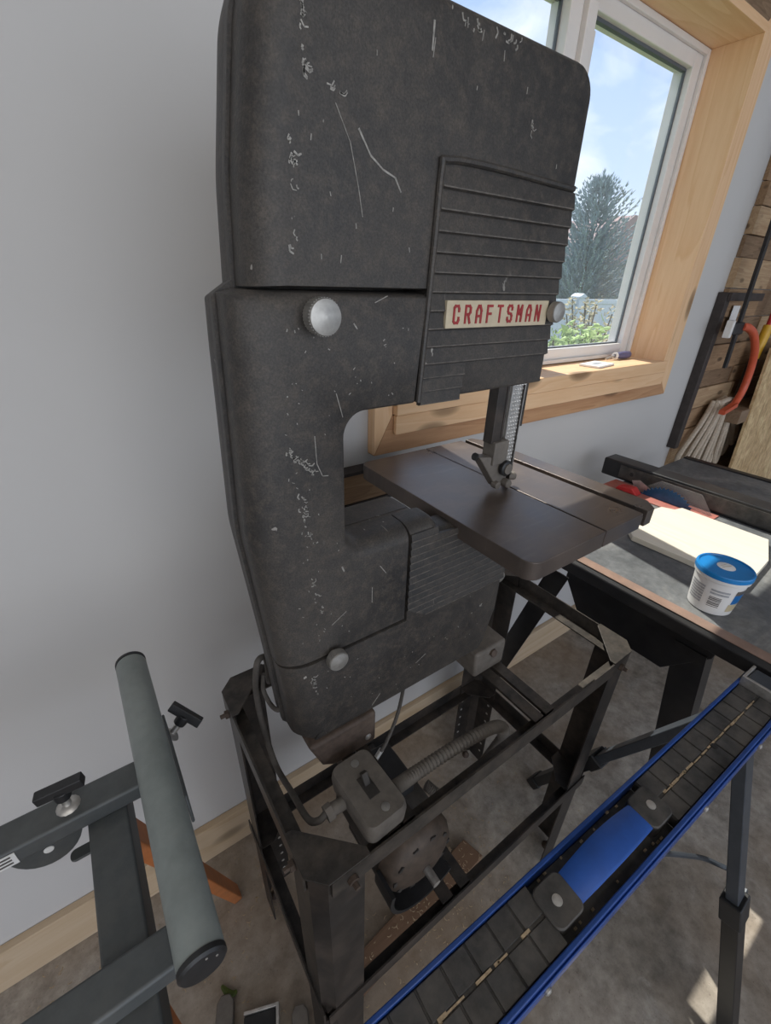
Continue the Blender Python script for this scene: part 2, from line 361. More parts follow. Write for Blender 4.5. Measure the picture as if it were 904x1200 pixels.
    def build(s, name, mats, parent=None, origin=None, bevel=0, seg=2, smooth=40, tri=False):
        if parent is not None: org = ORG[parent.name]
        elif origin is not None: org = Vector(origin)
        else: org = Vector((sum(v.x for v in s.v)/len(s.v), sum(v.y for v in s.v)/len(s.v), min(v.z for v in s.v)))
        me = D.meshes.new(name)
        me.from_pydata([tuple(v-org) for v in s.v], [], s.f)
        for mm in (mats if isinstance(mats, (list, tuple)) else [mats]): me.materials.append(M[mm] if isinstance(mm, str) else mm)
        for p, k in zip(me.polygons, s.mi): p.material_index = k
        bm = bmesh.new(); bm.from_mesh(me)
        bmesh.ops.recalc_face_normals(bm, faces=bm.faces)
        if tri: bmesh.ops.triangulate(bm, faces=[f for f in bm.faces if len(f.verts) > 4])
        bm.to_mesh(me); bm.free()
        o = D.objects.new(name, me); COL.objects.link(o)
        if smooth:
            for p in me.polygons: p.use_smooth = True
            try: me.set_sharp_from_angle(angle=R(smooth))
            except Exception: pass
        if bevel:
            b = o.modifiers.new('bevel', 'BEVEL'); b.width = bevel; b.segments = seg; b.limit_method = 'ANGLE'; b.angle_limit = R(40)
            b.harden_normals = True
        if parent is not None: o.parent = parent
        else: o.location = org+Vector((0, 0, H))
        ORG[o.name] = org
        return o
def tag(o, label, cat, group=None, kind=None):
    o['label'] = label; o['category'] = cat
    if group: o['group'] = group
    if kind: o['kind'] = kind
    return o
def thing(name, loc, label, cat, group=None):
    e = D.objects.new(name, None); COL.objects.link(e); e.empty_display_size = 0.05
    ORG[e.name] = Vector(loc); e.location = Vector(loc)+Vector((0, 0, H))
    return tag(e, label, cat, group)
def struct(o, label=None):
    o['kind'] = 'structure'
    if label: o['label'] = label
    return o
FL = -H

# ------------------------------------------------------------------ room shell
WY = 0.785          # room face of the window wall
b = MB(); b.box(-2.6, 5.0, -4.0, 1.02, FL-0.12, FL); struct(b.build('floor', 'concrete'))
wx0, wx1, wz0, wz1 = 0.575, 1.70, -0.235, 0.60
b = MB()
for x0, x1, z0, z1 in ((-2.6, wx0-0.02, FL, 1.30), (wx1+0.02, 5.0, FL, 1.30), (wx0-0.02, wx1+0.02, FL, wz0-0.02), (wx0-0.02, wx1+0.02, wz1+0.02, 1.30)):
    b.box(x0, x1, WY, 0.94, z0, z1)
struct(b.build('wall_back', 'wall', smooth=0))
b = MB(); b.box(-2.72, -2.6, -4.0, 1.0, FL, 1.30); struct(b.build('wall_left', 'wall', smooth=0))
b = MB(); b.box(5.0, 5.12, -4.0, 1.0, FL, 1.30); struct(b.build('wall_right', 'wall', smooth=0))
b = MB(); b.box(-2.72, 5.12, -4.0, 0.94, 1.30, 1.42); struct(b.build('ceiling', 'brick', smooth=0))
b = MB(); b.box(-2.6, 2.0, 0.766, WY-0.0005, FL+0.0005, FL+0.135); struct(b.build('baseboard_back', 'base', bevel=0.002))

# window: vinyl frame, panes, pine jambs, casing
gy = 0.885
W1 = D.objects.new('window_1', None); COL.objects.link(W1); W1.location = (0, 0, H); ORG['window_1'] = Vector((0, 0, 0)); W1['kind'] = 'structure'
b = MB()
fx0, fx1, fz0, fz1 = wx0+0.001, wx1-0.001, wz0+0.022, wz1-0.001
fwid = 0.055
b.box(fx0, fx0+fwid, gy-0.005, gy+0.05, fz0, fz1); b.box(fx1-fwid, fx1, gy-0.005, gy+0.05, fz0, fz1)
b.box(fx0+fwid, fx1-fwid, gy-0.005, gy+0.05, fz0, fz0+0.042); b.box(fx0+fwid, fx1-fwid, gy-0.005, gy+0.05, fz1-0.045, fz1)
b.build('window_frame', 'vinyl', W1, bevel=0.003)
b = MB()     # outer lip of the frame
b.box(fx0, fx0+0.016, gy-0.016, gy-0.0052, fz0, fz1); b.box(fx1-0.016, fx1, gy-0.016, gy-0.0052, fz0, fz1)
b.box(fx0+0.016, fx1-0.016, gy-0.016, gy-0.0052, fz1-0.014, fz1); b.box(fx0+0.016, fx1-0.016, gy-0.016, gy-0.0052, fz0, fz0+0.012)
b.build('frame_lip', 'vinyl', W1, bevel=0.002)
b = MB(); b.box(1.075, 1.118, gy-0.012, gy+0.045, fz0+0.042, fz1-0.045); b.build('mullion', 'vinyl', W1, bevel=0.003)
b = MB(); b.box(1.118, 1.152, gy-0.026, gy+0.035, fz0+0.042, fz1-0.045); b.build('sash_stile', 'vinyl', W1, bevel=0.003)
b = MB(); b.box(1.152, 1.168, gy-0.018, gy+0.02, fz0+0.042, fz1-0.085); b.build('sash_pull', 'vinyl', W1, bevel=0.003)
b = MB()
for gx0, gx1 in ((fx0+fwid, 1.075), (1.152, fx1-fwid)):
    z0, z1 = fz0+0.042, fz1-0.045
    b.box(gx0, gx0+0.007, gy+0.01, gy+0.022, z0, z1); b.box(gx1-0.004, gx1, gy+0.012, gy+0.020, z0, z1)
    b.box(gx0+0.007, gx1-0.007, gy+0.01, gy+0.022, z1-0.007, z1); b.box(gx0+0.007, gx1-0.007, gy+0.01, gy+0.022, z0, z0+0.004)
b.build('gasket', 'gasket', W1)
for gx0, gx1 in ((fx0+fwid+0.007, 1.068), (1.159, fx1-fwid-0.007)):
    b = MB(); b.box(gx0, gx1, gy+0.014, gy+0.018, fz0+0.046, fz1-0.052); b.build('window_pane', 'glass', W1)
jy0 = 0.745
b = MB(); b.box(wx1, wx1+0.019, jy0, 0.94, wz0, wz1+0.0); struct(b.build('trim_1', 'pinez', bevel=0.001))
b = MB(); b.box(wx0-0.019, wx0, jy0, 0.94, wz0, wz1+0.0); struct(b.build('trim_2', 'pinez', bevel=0.001))
b = MB(); b.box(wx0-0.019, wx1+0.019, jy0, 0.94, wz1, wz1+0.019); struct(b.build('trim_3', 'pine', bevel=0.001))
b = MB(); b.box(wx0-0.019, wx1+0.019, jy0-0.004, 0.94, wz0-0.019, wz0+0.019); struct(b.build('trim_4', 'pine', bevel=0.0015))   # sill
cw = 0.085
cyf, cyb = 0.757, WY-0.0005
b = MB(); b.prism([(wx1+0.020, wz0-0.02), (wx1+0.02+cw, wz0-0.02-cw), (wx1+0.02+cw, wz1+0.02+cw), (wx1+0.02, wz1+0.02)], 'y', cyf, cyb); struct(b.build('trim_5', 'pinez', bevel=0.002))
b = MB(); b.prism([(wx0-0.020, wz0-0.02), (wx0-0.02, wz1+0.02), (wx0-0.02-cw*0.55, wz1+0.02+cw), (wx0-0.02-cw*0.55, wz0-0.02-cw)], 'y', cyf, cyb); struct(b.build('trim_6', 'pinez', bevel=0.002))
b = MB(); b.prism([(wx0-0.02, wz1+0.021), (wx1+0.02, wz1+0.021), (wx1+0.02+cw, wz1+0.021+cw), (wx0-0.02-cw*0.55, wz1+0.021+cw)], 'y', cyf, cyb); struct(b.build('trim_7', 'rustic3', bevel=0.002))
b = MB(); b.prism([(wx0-0.02, wz0-0.021), (wx1+0.02, wz0-0.021), (wx1+0.02+cw, wz0-0.021-cw), (wx0-0.02-cw*0.55, wz0-0.021-cw)], 'y', cyf, cyb); struct(b.build('trim_8', 'pinered', bevel=0.002))
b = MB(); b.box(wx0-0.018, wx1+0.03, 0.745, cyf-0.0005, wz0-0.062, wz0-0.020); struct(b.build('trim_9', 'pine', bevel=0.002))

# rustic plank cladding on the right of the window wall
b = MB(); rnd = random.Random(3); z = FL+0.3
while z < 1.26:
    hh = rnd.choice((0.07, 0.085, 0.1)); x = 2.09+rnd.uniform(-0.0, 0.012)
    while x < 4.4:
        L = rnd.uniform(0.14, 0.5); b.cur = rnd.choice((0, 0, 1, 2))
        d = rnd.uniform(0.012, 0.026)
        b.box(x, min(x+L, 4.4)-0.003, WY-d, WY-0.0005, z, z+hh-0.003); x += L
    z += hh
struct(b.build('trim_10', ['rustic', 'rustic2', 'rustic3'], bevel=0.002, seg=1))
b = MB(); b.box(2.05, 2.085, WY-0.035, WY-0.0005, -0.60, 0.0); b.box(2.05, 2.36, WY-0.050, WY-0.036, -0.028, 0.0)
struct(b.build('trim_11', 'darkframe', bevel=0.002))

# ------------------------------------------------------------------ outside
b = MB(); b.box(-15, 45, 0.95, 60, FL-0.35, FL-0.2); struct(b.build('lawn', 'lawn'))
fy = 6.6; fh = -0.17
e = thing('vinyl_fence', (9, fy, FL-0.2), 'white vinyl privacy fence seen through the window beyond the shrub', 'fence')
for x0 in (3.35, 5.55, 7.75, 9.95, 12.15, 14.35, 16.55, 18.75):
    b = MB(); b.box(x0+0.13, x0+2.2-0.001, fy-0.02, fy+0.02, FL-0.2, fh-0.16)
    for k in range(14): b.box(x0+0.14+k*0.146, x0+0.14+k*0.146+0.14, fy-0.027, fy-0.0201, FL-0.1, fh-0.2)
    b.build('fence_panel', 'fence', e)
    b = MB(); b.box(x0+0.13, x0+2.2-0.001, fy-0.05, fy+0.05, fh-0.159, fh-0.06); b.build('fence_rail', 'fence', e, bevel=0.004)
    b = MB(); b.box(x0-0.07, x0+0.129, fy-0.1, fy+0.1, FL-0.2, fh-0.03); b.prism([(x0-0.1, fh-0.029), (x0+0.16, fh-0.029), (x0+0.16, fh), (x0+0.03, fh+0.06), (x0-0.1, fh)], 'y', fy-0.13, fy+0.13)
    b.build('fence_post', 'fence', e, bevel=0.004)
def spruce(x, y, z0, hgt, rad, label, seed, n=900):
    rn = random.Random(seed)
    e = thing('spruce_tree', (x, y, z0), label, 'tree')
    b = MB(); b.cyl((x, y, z0), (x, y, z0+hgt*0.97), 0.11, 10, 0.012); b.build('trunk', 'bark', e)
    b = MB()
    for i in range(n):
        t_ = (i+0.5)/n; h = t_**1.1
        an = i*2.39996+rn.uniform(-.3, .3); L = (rad*(1-h)**0.95*rn.choice((0.6, 0.8, 1.0, 1.0, 1.25))+0.12)*rn.uniform(.8, 1.1)
        p0 = Vector((x, y, z0+hgt*(0.05+0.90*h))); dr = Vector((math.cos(an), math.sin(an), rn.uniform(0.1, 0.4)+0.9*h*h))
        m_ = max(3, int(L*9))
        for k in range(m_):
            f = 0.2+0.8*(k+1)/m_
            q = p0+dr*(L*f)+Vector((0, 0, L*0.22*f*f))
            for _ in range(3):
                dd = (dr.normalized()*0.9+Vector((rn.uniform(-1, 1), rn.uniform(-1, 1), rn.uniform(-0.2, 1.1)))*0.6).normalized()
                ln = rn.uniform(0.10, 0.24)*(1.15-0.4*f); w = 0.024
                _, _, d_, a_, b_ = b.frame(q, q+dd)
                b.add([q+a_*w, q+(-a_*0.5+b_*0.87)*w, q+(-a_*0.5-b_*0.87)*w, q+dd*ln], [(0, 1, 3), (1, 2, 3), (2, 0, 3)])
    top = Vector((x, y, z0+hgt*0.95))
    for k in range(26):
        q = top+Vector((0, 0, hgt*0.075*k/26)); dd = Vector((rn.uniform(-.6, .6), rn.uniform(-.6, .6), 1)).normalized(); w = 0.02
        _, _, d_, a_, b_ = b.frame(q, q+dd)
        b.add([q+a_*w, q+(-a_*0.5+b_*0.87)*w, q+(-a_*0.5-b_*0.87)*w, q+dd*0.14], [(0, 1, 3), (1, 2, 3), (2, 0, 3)])
    b.build('foliage', 'spruce', e, smooth=0)
    return e
spruce(14.2, 9.4, FL-0.2, 4.5, 2.1, 'tall blue spruce tree outside behind the white fence', 11, 620)
spruce(19.0, 12.6, FL-0.2, 3.3, 1.6, 'shorter bluish spruce to the right of the tall one behind the fence', 5, 300)
e = thing('house', (26, 18, FL-0.2), 'neighbouring house with a pinkish roof beyond the spruce', 'house')
b = MB(); b.box(23.5, 32, 16, 22, FL-0.2, 1.2); b.build('house_wall', 'siding', e)
b = MB(); b.prism([(23.0, 1.2), (32.5, 1.2), (28.2, 3.55), (27.2, 3.55)], 'y', 15.6, 22.4); b.build('roof', 'roof', e)
def shrub(name, x, y, z0, hgt, rad, mat_, label, seed, n=420, leaf=0.06):
    rn = random.Random(seed); e = thing(name, (x, y, z0), label, 'shrub')
    b = MB(); bl = MB()
    for i in range(22):
        an = rn.uniform(0, 6.28); q = Vector((x+math.cos(an)*rad*rn.uniform(.3, 1), y+math.sin(an)*rad*rn.uniform(.2, 0.9), z0+hgt*rn.uniform(.65, 1.0)))
        p = Vector((x+rn.uniform(-.05, .05), y+rn.uniform(-.05, .05), z0))
        b.tube([p, p.lerp(q, .5)+Vector((0, 0, .08)), q], 0.008, 5, 3)
        for k in range(n//22):
            c = p.lerp(q, rn.uniform(.35, 1.03))+Vector((rn.uniform(-.07, .07), rn.uniform(-.07, .07), rn.uniform(-.05, .09)))
            d_ = Vector((rn.uniform(-1, 1), rn.uniform(-1, 1), rn.uniform(-.4, 1))).normalized(); s_ = d_.orthogonal().normalized()*leaf*.3
            l_ = leaf*rn.uniform(.7, 1.3); up = d_.cross(s_)*.3
            bl.add([c, c+d_*l_*.5+s_+up, c+d_*l_, c+d_*l_*.5-s_+up], [(0, 1, 2), (0, 2, 3)])
    b.build('stem', 'bark', e); bl.build('leaves', mat_, e, smooth=0)
shrub('garden_shrub', 3.95, 2.7, FL-0.2, 1.34, 0.6, 'shrub', 'green leafy shrub low outside the window left of the tan twigs', 4, 3000, 0.085)
shrub('garden_shrub', 5.6, 3.4, FL-0.2, 1.50, 0.5, 'shrub2', 'tan leafy twigs rising outside beside the right window stile', 8, 2200, 0.06)

# ------------------------------------------------------------------ band saw
S = 0.974
YF, YB = 0.38, 0.424      # front face and back seam of the covers
BS = thing('band_saw', (0.33, 0.44, -0.645), 'large black chipped band saw with square table and ivory nameplate on the steel stand', 'band saw')
def fillet(path):
    # path: (x, z, fillet radius, inset of the segment that leaves this corner) -> list of (x, z, inset)
    n = len(path); out = []
    for i, (x, z, r, ins) in enumerate(path):
        if r <= 0: out.append((x, z, ins)); continue
        p = Vector((x, z)); a = Vector(path[i-1][:2]); c = Vector(path[(i+1) % n][:2]); pin = path[i-1][3]
        u = (a-p).normalized(); v = (c-p).normalized(); ang = u.angle(v)
        t = r/math.tan(ang/2); cen = p+(u+v).normalized()*(r/math.sin(ang/2))
        s = p+u*t; e_ = p+v*t; a0 = math.atan2(s.y-cen.y, s.x-cen.x); a1 = math.atan2(e_.y-cen.y, e_.x-cen.x)
        da = (a1-a0+math.pi) % (2*math.pi)-math.pi; K = 8
        for k in range(K+1):
            q = a0+da*k/K; f = (k+0.5)/K
            out.append((cen.x+r*math.cos(q), cen.y+r*math.sin(q), pin+(ins-pin)*min(1, f) if k < K else ins))
    return out
def offset(poly, t):
    n = len(poly); o = []
    for i in range(n):
        x, z, ins = poly[i]; px_, pz, pin = poly[i-1]; nx_, nz, _ = poly[(i+1) % n]
        e0 = Vector((x-px_, z-pz)); e1 = Vector((nx_-x, nz-z))
        n0 = Vector((e0.y, -e0.x)).normalized(); n1 = Vector((e1.y, -e1.x)).normalized()   # inward for clockwise path
        d0, d1 = pin*t, ins*t
        cr_ = n0.x*n1.y-n0.y*n1.x
        if abs(cr_) < 0.25:
            q = (n0*d0+n1*d1)*0.5
        else:
            q = Vector(((d0*n1.y-d1*n0.y)/cr_, (n0.x*d1-n1.x*d0)/cr_))
        o.append((x+q.x, z+q.y))
    return o
def pillow(b, path, yb, yf, yround, steps=7):
    poly = [(x*S, z*S, i*S) for x, z, i in fillet(path)]
    area = sum(poly[i-1][0]*poly[i][1]-poly[i][0]*poly[i-1][1] for i in range(len(poly)))
    if area > 0:
        pr = poly[::-1]; poly = [(pr[i][0], pr[i][1], pr[(i+1) % len(pr)][2]) for i in range(len(pr))]
    n = len(poly); vs = []; rings = 0
    prof = [(0.0, yb)]+[(1-math.cos(k/steps*math.pi/2), yf+yround*(1-math.sin(k/steps*math.pi/2))) for k in range(steps+1)]
    for t_, y in prof:
        vs += [(x, y, z) for x, z in offset(poly, t_)]; rings += 1
    fs = [(r*n+i, r*n+(i+1) % n, (r+1)*n+(i+1) % n, (r+1)*n+i) for r in range(rings-1) for i in range(n)]
    fs += [tuple((rings-1)*n+i for i in range(n)), tuple(range(n-1, -1, -1))]
    b.add(vs, fs)
def strokes(b, pts, w, y):
    # thin raised marks on the face plane, polyline of (x, z), widths taper
    b.cur = 1
    for i in range(len(pts)-1):
        p = Vector((pts[i][0], 0, pts[i][1])); q = Vector((pts[i+1][0], 0, pts[i+1][1])); d = (q-p).normalized(); s = Vector((-d.z, 0, d.x))*w/2
        vs = [p-s, q-s*0.8, q+s*0.8, p+s]
        b.add([(v.x, y-0.0004, v.z) for v in vs]+[(v.x, y+0.002, v.z) for v in vs], [(0, 1, 2, 3), (0, 4, 5, 1), (1, 5, 6, 2), (2, 6, 7, 3), (3, 7, 4, 0)])
    b.cur = 0
def flakes(b, p0, p1, spread, n, y, seed):
    r_ = random.Random(seed)
    for i in range(n):
        f = r_.random(); x = p0[0]+(p1[0]-p0[0])*f+r_.gauss(0, spread); z = p0[1]+(p1[1]-p0[1])*f+r_.gauss(0, spread)
        a = math.atan2(p1[1]-p0[1], p1[0]-p0[0])+r_.gauss(0, .6); l = r_.uniform(.0012, .0045)
        strokes(b, [(x*S, z*S), (x*S+l*math.cos(a), z*S+l*math.sin(a)), (x*S+1.6*l*math.cos(a+.5), z*S+1.6*l*math.sin(a+.5))], r_.uniform(.0006, .0018), y)
E1 = 0.0016
# upper cover (yf slightly behind the lower casting's)
b = MB()
pillow(b, [(0.141, -0.0065, 0.0, 0.031), (0.1465, 0.075, 0.3, 0.031), (0.163, 0.174, 0.1, 0.031), (0.180, 0.2135, 0.03, 0.012), (0.546, 0.212, 0.032, 0.009), (0.549, -0.122, 0.006, 0.006), (0.318, -0.1245, 0.0, E1), (0.3285, -0.0065, 0.0, E1)], YB, YF+0.002, 0.026)
# scratches on the big face
fyU = YF+0.002
flakes(b, (.215, .131), (.228, .128), .0008, 5, fyU, 1)
flakes(b, (.196, .185), (.197, .135), .0010, 16, fyU, 2); flakes(b, (.333, .198), (.42, .196), .0022, 14, fyU, 3); flakes(b, (.184, .10), (.180, .02), .0022, 16, fyU, 4); flakes(b, (.45, .155), (.452, .14), .0012, 5, fyU, 5)
strokes(b, [(0.243*S, 0.110*S), (0.255*S, 0.094*S), (0.268*S, 0.086*S), (0.281*S, 0.082*S), (0.288*S, 0.072*S)], 0.0016, fyU)
strokes(b, [(0.222*S, 0.122*S), (0.235*S, 0.100*S), (0.243*S, 0.070*S), (0.247*S, 0.050*S)], 0.0006, fyU)
for x, z, l in ((.316, .190, .018), (.318, .180, .012), (.352, .20, .006), (.372, .197, .007), (.40, .190, .007), (.437, .172, .005), (.35, .198, .004), (.19, .112, .003), (.184, .08, .003), (.205, .02, .004), (.225, .02, .006), (.2, .10, .004), (.26, .16, .003), (.30, .03, .004), (.28, .06, .003), (.37, .16, .003), (.24, .045, .004), (.215, .065, .003), (.5, .12, .004)):
    strokes(b, [(x*S, z*S), (x*S+random.uniform(-.2, .3)*l, z*S-l)], 0.0008 if l < .015 else 0.0018, fyU)
b.build('upper_cover', ['saw', 'chip'], BS, tri=True, smooth=50)
# column cover
b = MB()
pillow(b, [(0.135, -0.0085, 0.0, 0.036), (0.1225, -0.012, 0.0, 0.041), (0.1205, -0.06, 0, 0.043), (0.113, -0.25, 0.2, 0.045), (0.130, -0.4435, 0.0, E1), (0.3215, -0.4435, 0.0, E1), (0.3215, -0.288, 0.0, 0.022), (0.2265, -0.288, 0.026, 0.005), (0.2265, -0.125, 0.024, 0.006), (0.3165, -0.125, 0.0, E1), (0.3265, -0.0085, 0.0, 0.006)][::1], YB, YF, 0.026)
for pts, w in (
                ([(.189*S, -.14*S), (.190*S, -.17*S), (.196*S, -.185*S), (.203*S, -.186*S)], .0009), ([(.215*S, -.10*S), (.222*S, -.125*S)], .0008), ([(.26*S, -.018*S), (.275*S, -.012*S)], .0008), ([(.236*S, -.036*S), (.240*S, -.041*S)], .0012),
                ([(.20*S, -.395*S), (.222*S, -.382*S)], .0009), ([(.262*S, -.36*S), (.262*S, -.385*S)], .0009), ([(.274*S, -.33*S), (.284*S, -.345*S)], .001), ([(.217*S, -.31*S), (.22*S, -.318*S)], .002)):
    strokes(b, pts, w, YF)
flakes(b, (.160, -.152), (.184, -.178), .0022, 26, YF, 6); flakes(b, (.170, -.20), (.174, -.238), .0022, 20, YF, 7); flakes(b, (.176, -.245), (.182, -.265), .0016, 7, YF, 8); flakes(b, (.176, -.31), (.186, -.365), .003, 12, YF, 9)
rn = random.Random(12)
for i in range(70):
    x = rn.choice((rn.gauss(.172, .010), rn.uniform(.16, .31))); z = rn.uniform(-.03, -.11) if x > .23 else rn.uniform(-.03, -.43)
    l = rn.uniform(.0008, .003); a = rn.uniform(0, 3)
    if z < -.115 and x > .215 and z > -.315: continue
    strokes(b, [(x*S, z*S), (x*S+l*math.cos(a), z*S+l*math.sin(a))], rn.uniform(.0005, .0011), YF)
b.build('column_cover', ['saw', 'chip'], BS, tri=True, smooth=50)
# lower cover
b = MB()
pillow(b, [(0.1305, -0.447, 0.0, 0.042), (0.140, -0.585, 0.0, 0.03), (0.160, -0.612, 0.014, 0.014), (0.512, -0.612, 0.03, 0.010), (0.536, -0.525, 0.05, 0.008), (0.540, -0.312, 0.0, 0.014), (0.384, -0.312, 0.0, 0.012), (0.370, -0.288, 0.012, 0.022), (0.3235, -0.288, 0.0, E1), (0.3235, -0.447, 0.0, E1)], YB, YF, 0.026)
for pts, w in (([(.265*S, -.592*S), (.28*S, -.575*S)], .001), ([(.35*S, -.55*S), (.37*S, -.54*S)], .0008)): strokes(b, pts, w, YF)
flakes(b, (.168, -.468), (.172, -.505), .0012, 14, YF, 10)
for i in range(24):
    x = rn.uniform(.17, .5); z = rn.uniform(-.46, -.6); l = rn.uniform(.0008, .0025); a = rn.uniform(0, 3)
    strokes(b, [(x*S, z*S), (x*S+l*math.cos(a), z*S+l*math.sin(a))], rn.uniform(.0006, .0011), YF)
b.build('lower_cover', ['saw', 'chip'], BS, tri=True, smooth=50)
# louvre on the upper cover: clapboard slats that step outward, with a smooth lower right corner
def louvre(b, z_top, z_bot, n, xl, xr, depth, y0, notch=None, ewf=0.05):
    hs = (z_top-z_bot)/n
    for k in range(n):
        za, zb = z_top-k*hs, z_top-(k+1)*hs
        L = lambda z: xl(z); x1a, x1b = xr(za), xr(zb)
        if notch and zb < notch[0]-1e-4: x1a = x1b = notch[1]
        ya, yb = y0-depth*0.15, y0-depth
        # slanted board with a lip underneath
        vs = [(L(za), ya, za), (x1a, ya, za), (x1b, yb, zb+hs*0.10), (L(zb), yb, zb+hs*0.10), (x1b, yb+depth*0.8, zb), (L(zb), yb+depth*0.8, zb),
              (L(za), y0+0.004, za), (x1a, y0+0.004, za), (x1b, y0+0.004, zb), (L(zb), y0+0.004, zb)]
        vs = [(x*S, y, z*S) for x, y, z in vs]
        b.add(vs, [(0, 1, 2, 3), (3, 2, 4, 5), (0, 3, 5, 9, 6), (1, 7, 8, 4, 2), (0, 6, 7, 1), (5, 4, 8, 9), (6, 9, 8, 7)])
        b.cur = 1; ew = hs*ewf*S; v3, v2 = vs[3], vs[2]
        b.box(v3[0], v2[0], v3[1]-0.0003, v3[1]+0.001, v3[2]-ew*0.3, v3[2]+ew); b.cur = 0
b = MB()
xl = lambda z: 0.330+(z-0.0)*0.055
louvre(b, 0.098, -0.0815, 10, xl, lambda z: 0.541, 0.0036, YF+0.001)
louvre(b, -0.0815, -0.1255, 3, xl, lambda z: 0.388+(z+0.1)*0.15, 0.0036, YF+0.001)
# raised border rib along the top and left
P = [(xl(-0.121)*S-0.002, YF, -0.121*S), (xl(0.03)*S-0.002, YF, 0.03*S), (xl(0.09)*S-0.002, YF, 0.094*S), (xl(0.1)*S+0.004, YF, 0.1025*S), (0.40*S, YF, 0.1045*S), (0.537*S, YF+0.001, 0.1015*S)]
b.tube(P, 0.0032, 8, 6)
b.build('louvre_panel', ['saw', 'worn'], BS, smooth=30)
# finer louvre on the lower cover
b = MB()
louvre(b, -0.300, -0.452, 13, lambda z: 0.3245+max(0, -0.43-z)*1.6, lambda z: 0.372 if z > -0.318 else 0.5365, 0.0026, YF+0.0003, None, 0.10)
b.build('lower_louvre', ['saw', 'worn'], BS, smooth=30)
# back casting with its rim, a head that reaches right to the blade guard, lower box
b = MB()
pillow(b, [(0.138, -0.002, 0.0, 0.003), (0.1435, 0.075, 0.3, 0.003), (0.160, 0.174, 0.1, 0.003), (0.178, 0.2165, 0.03, 0.003), (0.60, 0.2165, 0.05, 0.003), (0.60, -0.122, 0.006, 0.003), (0.2280, -0.124, 0.024, 0.003), (0.2280, -0.290, 0.026, 0.003), (0.362, -0.290, 0.006, 0.003), (0.366, -0.335, 0.0, 0.003), (0.575, -0.335, 0.004, 0.003), (0.575, -0.612, 0.03, 0.003), (0.158, -0.614, 0.014, 0.003), (0.136, -0.585, 0.0, 0.003), (0.127, -0.447, 0.0, 0.003), (0.1095, -0.25, 0.2, 0.003), (0.117, -0.06, 0.0, 0.003), (0.1195, -0.014, 0.006, 0.003)], YB+0.0015, YB+0.010, -0.001, 3)
pillow(b, [(0.140, -0.004, 0.0, 0.026), (0.1455, 0.075, 0.3, 0.026), (0.162, 0.174, 0.1, 0.026), (0.18, 0.2145, 0.03, 0.026), (0.60, 0.2145, 0.05, 0.01), (0.60, -0.122, 0.006, 0.004), (0.2280, -0.124, 0.024, 0.004), (0.2280, -0.290, 0.026, 0.004), (0.362, -0.290, 0.006, 0.004), (0.366, -0.335, 0.0, 0.004), (0.575, -0.335, 0.004, 0.004), (0.575, -0.612, 0.03, 0.004), (0.160, -0.614, 0.014, 0.01), (0.138, -0.585, 0.0, 0.026), (0.129, -0.447, 0.0, 0.026), (0.1115, -0.25, 0.2, 0.026), (0.119, -0.06, 0.0, 0.026), (0.1215, -0.016, 0.006, 0.026)], YB+0.0101, 0.485, -0.035, 5)
b.build('back_casting', 'saw', BS, tri=True, smooth=40)
# nameplate with its lettering
npy = YF-0.0046
b = MB(); x0, x1, z0, z1 = 0.3495*S, 0.5215*S, -0.0435*S, -0.0155*S
b.box(x0, x1, npy, YF-0.0005, z0, z1); npl = b.build('nameplate', 'ivory', BS, bevel=0.0006)
npl['label'] = 'ivory nameplate with red capital letters'
G = {'C': [[(3, 4.2), (3, 5), (2.4, 6), (.6, 6), (0, 5.4), (0, .6), (.6, 0), (2.4, 0), (3, 1), (3, 1.8)]],
     'R': [[(0, 0), (0, 6), (2.3, 6), (3, 5.3), (3, 3.7), (2.3, 3), (0, 3)], [(1.6, 3), (3, 0)]],
     'A': [[(0, 0), (0, 4.2), (1, 6), (2, 6), (3, 4.2), (3, 0)], [(0, 2.3), (3, 2.3)]],
     'F': [[(0, 0), (0, 6), (3, 6)], [(0, 3.1), (2.3, 3.1)]],
     'T': [[(1.5, 0), (1.5, 6)], [(0, 6), (3, 6)]],
     'S': [[(3, 4.6), (3, 5.3), (2.4, 6), (.6, 6), (0, 5.3), (0, 3.9), (.6, 3.2), (2.4, 2.8), (3, 2.1), (3, .7), (2.4, 0), (.6, 0), (0, .7), (0, 1.4)]],
     'M': [[(0, 0), (0, 6), (1.5, 2.8), (3, 6), (3, 0)]],
     'N': [[(0, 0), (0, 6), (3, 0), (3, 6)]]}
lh = (z1-z0)*0.60; u = lh/6; adv = (x1-x0-0.016)/9
b = MB()
for i, chh in enumerate('CRAFTSMAN'):
    ox = x0+0.0105+i*adv; oz = z0+(z1-z0)*0.2
    for st in G[chh]:
        Q = [Vector((ox+px_*u*0.84, npy-0.0002, oz+pz*u)) for px_, pz in st]
        for si, (p, q) in enumerate(zip(Q, Q[1:])):
            d = (q-p).normalized()*u*0.42; oy = Vector((0, -0.00012*((si+(2 if st is not G[chh][0] else 0)) % 4), 0))
            b.bar(p-d+oy, q+d+oy, 0.0011, u*0.98, (d.z, 0, -d.x))
lt = b.build('lettering', 'red', BS, smooth=0); lt.parent = npl; lt['label'] = 'red capital letters'
